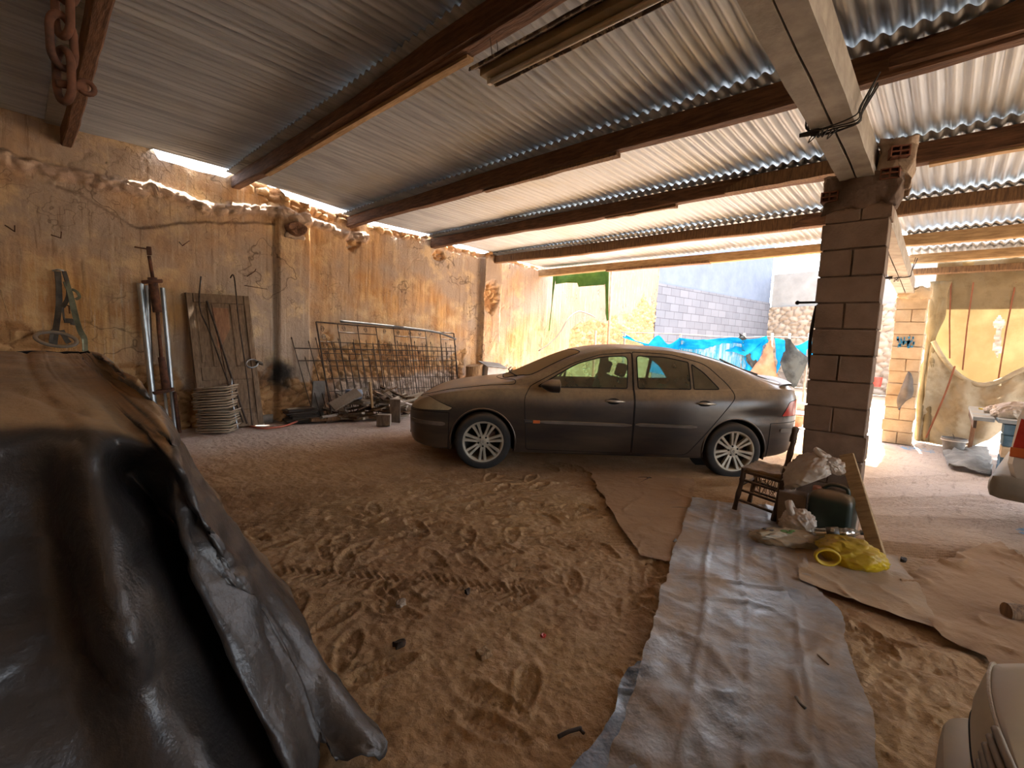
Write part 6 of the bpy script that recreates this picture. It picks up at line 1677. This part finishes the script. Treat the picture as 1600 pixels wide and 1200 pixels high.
# ---- work table, crates, bucket, sheet
def table():
    t = thing('work_table', 'rough grey table of painted boards on an orange post by the curtain', 'table', (9.0, -.6, 0))
    simple('painted_grey', '7b868b', '949c9f', 5, .8, bump=.4, dust='a89880')
    for k in range(4): MB().box((8.95, -.36 - k * .20, .69), (1.9, .19, .045), (0, 0, .02 * (k % 2)), bev=.004).build('top_board', M['painted_grey'], t, world=True)
    MB().box((8.95, -.29, .62), (1.85, .03, .10), bev=.004).build('apron', M['dark_wood'], t, world=True)
    for (x, y) in ((9.82, -.34), (9.82, -.95)): MB().box((x, y, .33), (.05, .05, .67), (.03, -.03, 0), bev=.004).build('leg', M['terracotta_wood'] if y > -.5 else M['old_wood'], t, world=True)
    return t
table()
def crates():
    m = NT('blue_crate'); v = m.co(); m.done(m.mix(m.ramp(m.noise(5, 4), [(.4, 0.), (.6, 1.)]), '3a5a6c', '587386'), .8, 0, m.bump(m.noise(20), .3, .005)); M['blue_crate'] = m.mat
    for k in range(5):
        x = 8.18 + .02 * math.sin(k * 2); mt = M['blue_crate'] if k != 2 else M['block_pale']
        lb = ['lowest', 'second lowest', 'pale middle', 'second highest', 'topmost'][k]
        tag(MB().box((x, -.73, .066 + k * .131), (.34, .38, .125), (0, 0, .03 * math.sin(k * 3)), bev=.008, jit=.004).build('painted_block', mt), lb + ' block of the blue painted block stack holding up the table', 'block', 'blue blocks under the table')
crates()
def bucket():
    p = Vector((9.45, -.15, 0)); t = thing('bucket', 'dusty grey builder bucket on the floor by the curtain', 'bucket', p)
    MB().lathe([(.001, 0), (.105, 0), (.14, .25), (.146, .25), (.146, .235), (.148, .225), (.128, .24), (.10, .02), (.001, .02)], None, 24).build('bucket_shell', M['cloth_grey'], t, smooth=True, angle=40)
    R = [Vector((.145 * math.cos(a), .145 * math.sin(a), .215)) for a in [2 * PI * k / 24 for k in range(24)]]
    MB().tube(R, .008, 6, closed=True).build('white_rim', M['white_plastic'], t, smooth=True)
    MB().tube(spline([(.145, 0, .24), (.08, .02, .29), (-.06, .02, .30), (-.145, 0, .24)], 5), .004, 5).build('wire_handle', M['dark_iron'], t)
bucket()
def ground_cloth():
    rows = []
    c = [(1472, 712), (1492, 704), (1515, 702), (1540, 704)], [(1476, 722), (1497, 718), (1520, 716), (1546, 718)], [(1478, 730), (1500, 732), (1522, 734), (1548, 732)], [(1484, 734), (1505, 738), (1526, 742), (1550, 744)]
    for i, r_ in enumerate(c): rows.append([G(x, y) + Vector((0, 0, .03 + .09 * math.sin(PI * (i + .5) / 4) * math.sin(PI * (j + .6) / 4.3))) for j, (x, y) in enumerate(r_)])
    tag(sheetcloth('grey_tarpaulin', rows, M['cloth_grey'], wr=.035, seed=8), 'crumpled grey tarpaulin on the floor before the work table', 'tarpaulin')
ground_cloth()
p = Vector((8.35, -.62, .785))
blob_bag('plastic_bag', 'white full plastic bag sitting on the work table', p, (.34, .36, .24), 'white_bag', 31, amp=.14)
blob_bag('plastic_bag', 'smaller white bag on the work table left of the full bag', Vector((8.85, -.5, .75)), (.22, .24, .14), 'white_bag', 35, amp=.16)
tag(MB().box((9.3, -.42, .722), (.22, .05, .02), (0, 0, .4), bev=.004).build('yellow_tool', M['yellow_bag']), 'small yellow handled tool on the work table', 'tool')

# ---- white van at the right edge, seen in profile, tail to the left
LAT = Vector((RW[0, 0], RW[1, 0], 0)).normalized(); FWD = Vector((-RW[0, 2], -RW[1, 2], 0)).normalized()
def fr(lat, dep, z=0): return LAT * lat + FWD * dep + Vector((0, 0, z))
def van():
    o = G(1560, 778, .32)
    t = thing('white_van', 'white van with red and orange tail light cut off by the right edge', 'van', o)
    t.location = (o.x, o.y, 0); t.rotation_euler = (0, 0, math.radians(-97))
    simple('white_paint', 'b4ada0', 'c5bfb2', 3, .35, bump=.05, dust='a8967a'); simple('grey_bumper', '6f6a5f', '847e72', 5, .65, bump=.15, dust='9c8a70')
    prof = [(.06, .46), (.02, .60), (.04, .95), (.12, 1.30), (.24, 1.72), (.34, 1.82), (1.2, 1.88), (2.4, 1.86), (2.75, 1.75), (3.1, 1.15), (3.8, .95), (3.9, .5), (3.8, .35), (.3, .35)]
    R = []
    for y, s in ((.0, .985), (.04, 1.0), (1.55, 1.0), (1.60, .985)):
        R.append([Vector((1.9 + (x - 1.9) * s, y + (.10 * max(0, (z - 1.0)) if y < .5 else -.10 * max(0, (z - 1.0))), .8 + (z - .8) * s)) for x, z in prof])
    MB().loft(R).build('body', M['white_paint'], t)
    MB().box((.10, .80, .41), (.34, 1.66, .20), bev=.07).build('bumper', M['grey_bumper'], t, smooth=True, angle=60)
    tl = MB().loft([[Vector((.03, -.006, .66)), Vector((.115, -.010, .66)), Vector((.15, .0, .94)), Vector((.06, .0, .96))], [Vector((.03, .12, .66)), Vector((.115, .12, .66)), Vector((.15, .12, .94)), Vector((.06, .12, .96))]]).build('tail_light', M['tail_red'], t)
    MB().box((.075, -.006, .70), (.10, .03, .07), bev=.004).build('indicator', M['amber'], tl)
    for (x, y) in ((.75, .12), (3.0, .12), (.75, 1.48), (3.0, 1.48)):
        w = MB().lathe([(.17, -.09), (.27, -.09), (.29, -.05), (.29, .05), (.27, .09), (.17, .09)], T((x, y, .29), (PI / 2, 0, 0)), 28).build('tyre', M['tyre'], t, smooth=True, angle=40)
        MB().lathe([(.001, -.05), (.175, -.07), (.175, .07), (.001, .05)], T((x, y, .29), (PI / 2, 0, 0)), 24).build('wheel_disc', M['alloy'], w, smooth=True, angle=40)
    MB().box((2.0, -.0 + .07, 1.42), (1.3, .02, .40), (-.10, 0, 0), bev=.01).build('side_window', M['gap_black'], t)
van()

# ---- beige vehicle corner at the bottom right
def oldveh():
    o = G(1560, 1150, .0); o = G(1600, 1100, .45); o.z = 0
    t = thing('old_vehicle', 'dusty beige vehicle body with a louvred panel at the bottom right corner', 'vehicle', o)
    simple('beige_paint', '9a8a6e', 'b0a184', 3, .5, bump=.08, bsc=12, dust='a8906c')
    def ring(left, z, far=1035, n=40):
        pts = [G(x, y, z) for x, y in left]
        pts = spline(pts, 6)
        a = pts[0]; b = pts[-1]
        return pts + [b + LAT * .5 - FWD * .10, a + LAT * .95 - FWD * .02]
    lv = [([(1640, 1046), (1578, 1046), (1562, 1052), (1560, 1090), (1578, 1160), (1605, 1235)], .690),
          ([(1640, 1037), (1565, 1037), (1547, 1044), (1546, 1088), (1566, 1160), (1598, 1240)], .682),
          ([(1640, 1045), (1560, 1047), (1536, 1058), (1532, 1100), (1546, 1165), (1585, 1250)], .655),
          ([(1640, 1068), (1550, 1070), (1524, 1084), (1519, 1120), (1528, 1180), (1565, 1270)], .615),
          ([(1640, 1100), (1545, 1100), (1519, 1112), (1516, 1150), (1524, 1210), (1555, 1300)], .56),
          ([(1640, 1170), (1552, 1170), (1526, 1185), (1522, 1230), (1532, 1300), (1565, 1400)], .42),
          ([(1640, 1330), (1580, 1330), (1552, 1350), (1548, 1420), (1560, 1500), (1600, 1600)], .20)]
    R = [ring(a, z) for a, z in lv]
    MB().loft(R).build('body_panel', M['beige_paint'], t, smooth=True, world=True, angle=50)
    MB().tube([p + Vector((0, 0, .002)) for p in R[1][8:26]], .0035, 6).build('worn_edge', M['cream_bag'], t, world=True)
    MB().tube([p + Vector((0, 0, .0)) for p in R[4][:28]], .003, 6).build('panel_seam', M['gap_black'], t, world=True)
    for k, (a, b, za, zb) in enumerate((((1556, 1140), (1592, 1225), .684, .684), ((1548, 1152), (1578, 1230), .668, .668), ((1541, 1165), (1564, 1232), .652, .652), ((1536, 1178), (1552, 1234), .634, .634), ((1532, 1192), (1543, 1236), .615, .615))):
        MB().tube(spline([G(*a, za), G((a[0] + b[0]) / 2 - 1, (a[1] + b[1]) / 2, (za + zb) / 2 + .003), G(*b, zb)], 4), .0075, 8).build('louvre', M['mould_grey'], t, smooth=True, world=True)
    # bumper end
    out = [(1560, 1124), (1500, 1119), (1478, 1122), (1470, 1136), (1468, 1170), (1470, 1230), (1478, 1290)]
    RB = []
    for z, ins in ((.405, .012), (.42, .0), (.43, .014), (.432, .035)):
        pass
    def bring(z, s):
        p = spline([G(x, y, .42) for x, y in out], 5); c = G(1540, 1200, .42)
        q = [Vector((c.x + (v.x - c.x) * s, c.y + (v.y - c.y) * s, z)) for v in p]
        return q + [q[-1] + LAT * .25, q[0] + LAT * .15]
    MB().loft([bring(.20, .93), bring(.23, .99), bring(.38, 1.0), bring(.41, .975), bring(.425, .92)]).build('bumper', M['beige_paint'], t, smooth=True, world=True, angle=60)
    q = G(1468, 1175, .38)
    for d in ((.35, -.06), (.35, -.40)):
        c = o + LAT * d[0] + FWD * d[1] + Vector((0, 0, .20))
        MB().lathe([(.10, -.06), (.19, -.06), (.20, -.03), (.20, .03), (.19, .06), (.10, .06)], frame(c, c + FWD), 24).build('tyre', M['tyre'], t, smooth=True, world=True, angle=40)
oldveh()
a = G(1572, 955, .05)

tag(MB().tube([a, a + LAT * .7 - FWD * .16], .045, 14).build('brown_roll', M['old_wood'], smooth=True, angle=40), 'brown log lying on the floor at the right edge', 'log')

# ---- small litter on the dirt
def stick(pts, r_, mat, label, name='twig', h=.012):
    P = [G(x, y) for x, y in pts]
    for p in P: p.z = fz(p.x, p.y) + h
    tag(MB().tube(spline(P, 4), r_, 6).build(name, M[mat], smooth=True), label, 'stick')
stick([(980, 764), (1000, 756), (1015, 748)], .006, 'dark_iron', 'thin dark twig on the floor below the rear door of the car')
stick([(1018, 749), (1000, 748), (990, 752)], .005, 'dark_iron', 'short twig crossing another below the rear door of the car')
stick([(1032, 797), (1055, 795), (1074, 796)], .006, 'dark_wood', 'dark stick touching the far left corner of the long grey sheet')
stick([(872, 1152), (888, 1146), (908, 1138)], .007, 'dark_iron', 'dark crooked twig on the dirt left of the blue grey sheet')
stick([(905, 1137), (912, 1146)], .006, 'dark_iron', 'small dark twig stub beside the crooked twig')
stick([(1266, 1019), (1280, 1033), (1294, 1046)], .004, 'dark_wood', 'thin brown stick lying on the long grey sheet', h=.035)
stick([(1243, 1098), (1248, 1108), (1258, 1116)], .007, 'dark_plastic', 'black plastic clip lying on the long grey sheet', 'plastic_clip', h=.035)
for k, (x, y, s, mt, nm, lb) in enumerate(((757, 1022, .04, 'log_bark', 'stone', 'round brown stone alone in the middle of the dirt floor'), (850, 988, .018, 'red_plastic', 'red_scrap', 'tiny red scrap on the dirt floor'),
        (1057, 848, .03, 'dark_plastic', 'black_scrap', 'small black scrap at the left edge of the long grey sheet'), (628, 942, .032, 'mortar', 'pale_scrap', 'pale crumpled scrap in the dirt right of the tarpaulin'),
        (1412, 878, .03, 'dark_iron', 'dark_scrap', 'dark clod on the floor right of the yellow bag'), (622, 1010, .03, 'dark_iron', 'dark_clod', 'dark clod in the dirt right of the tarpaulin'), (730, 925, .022, 'dark_iron', 'small_clod', 'small dark clod below the tyre track'))):
    rubble(nm, lb, x, y, (s * 1.5, s * 1.1, s), mt, 50 + k, cat='scrap' if 'scrap' in nm else 'stone')
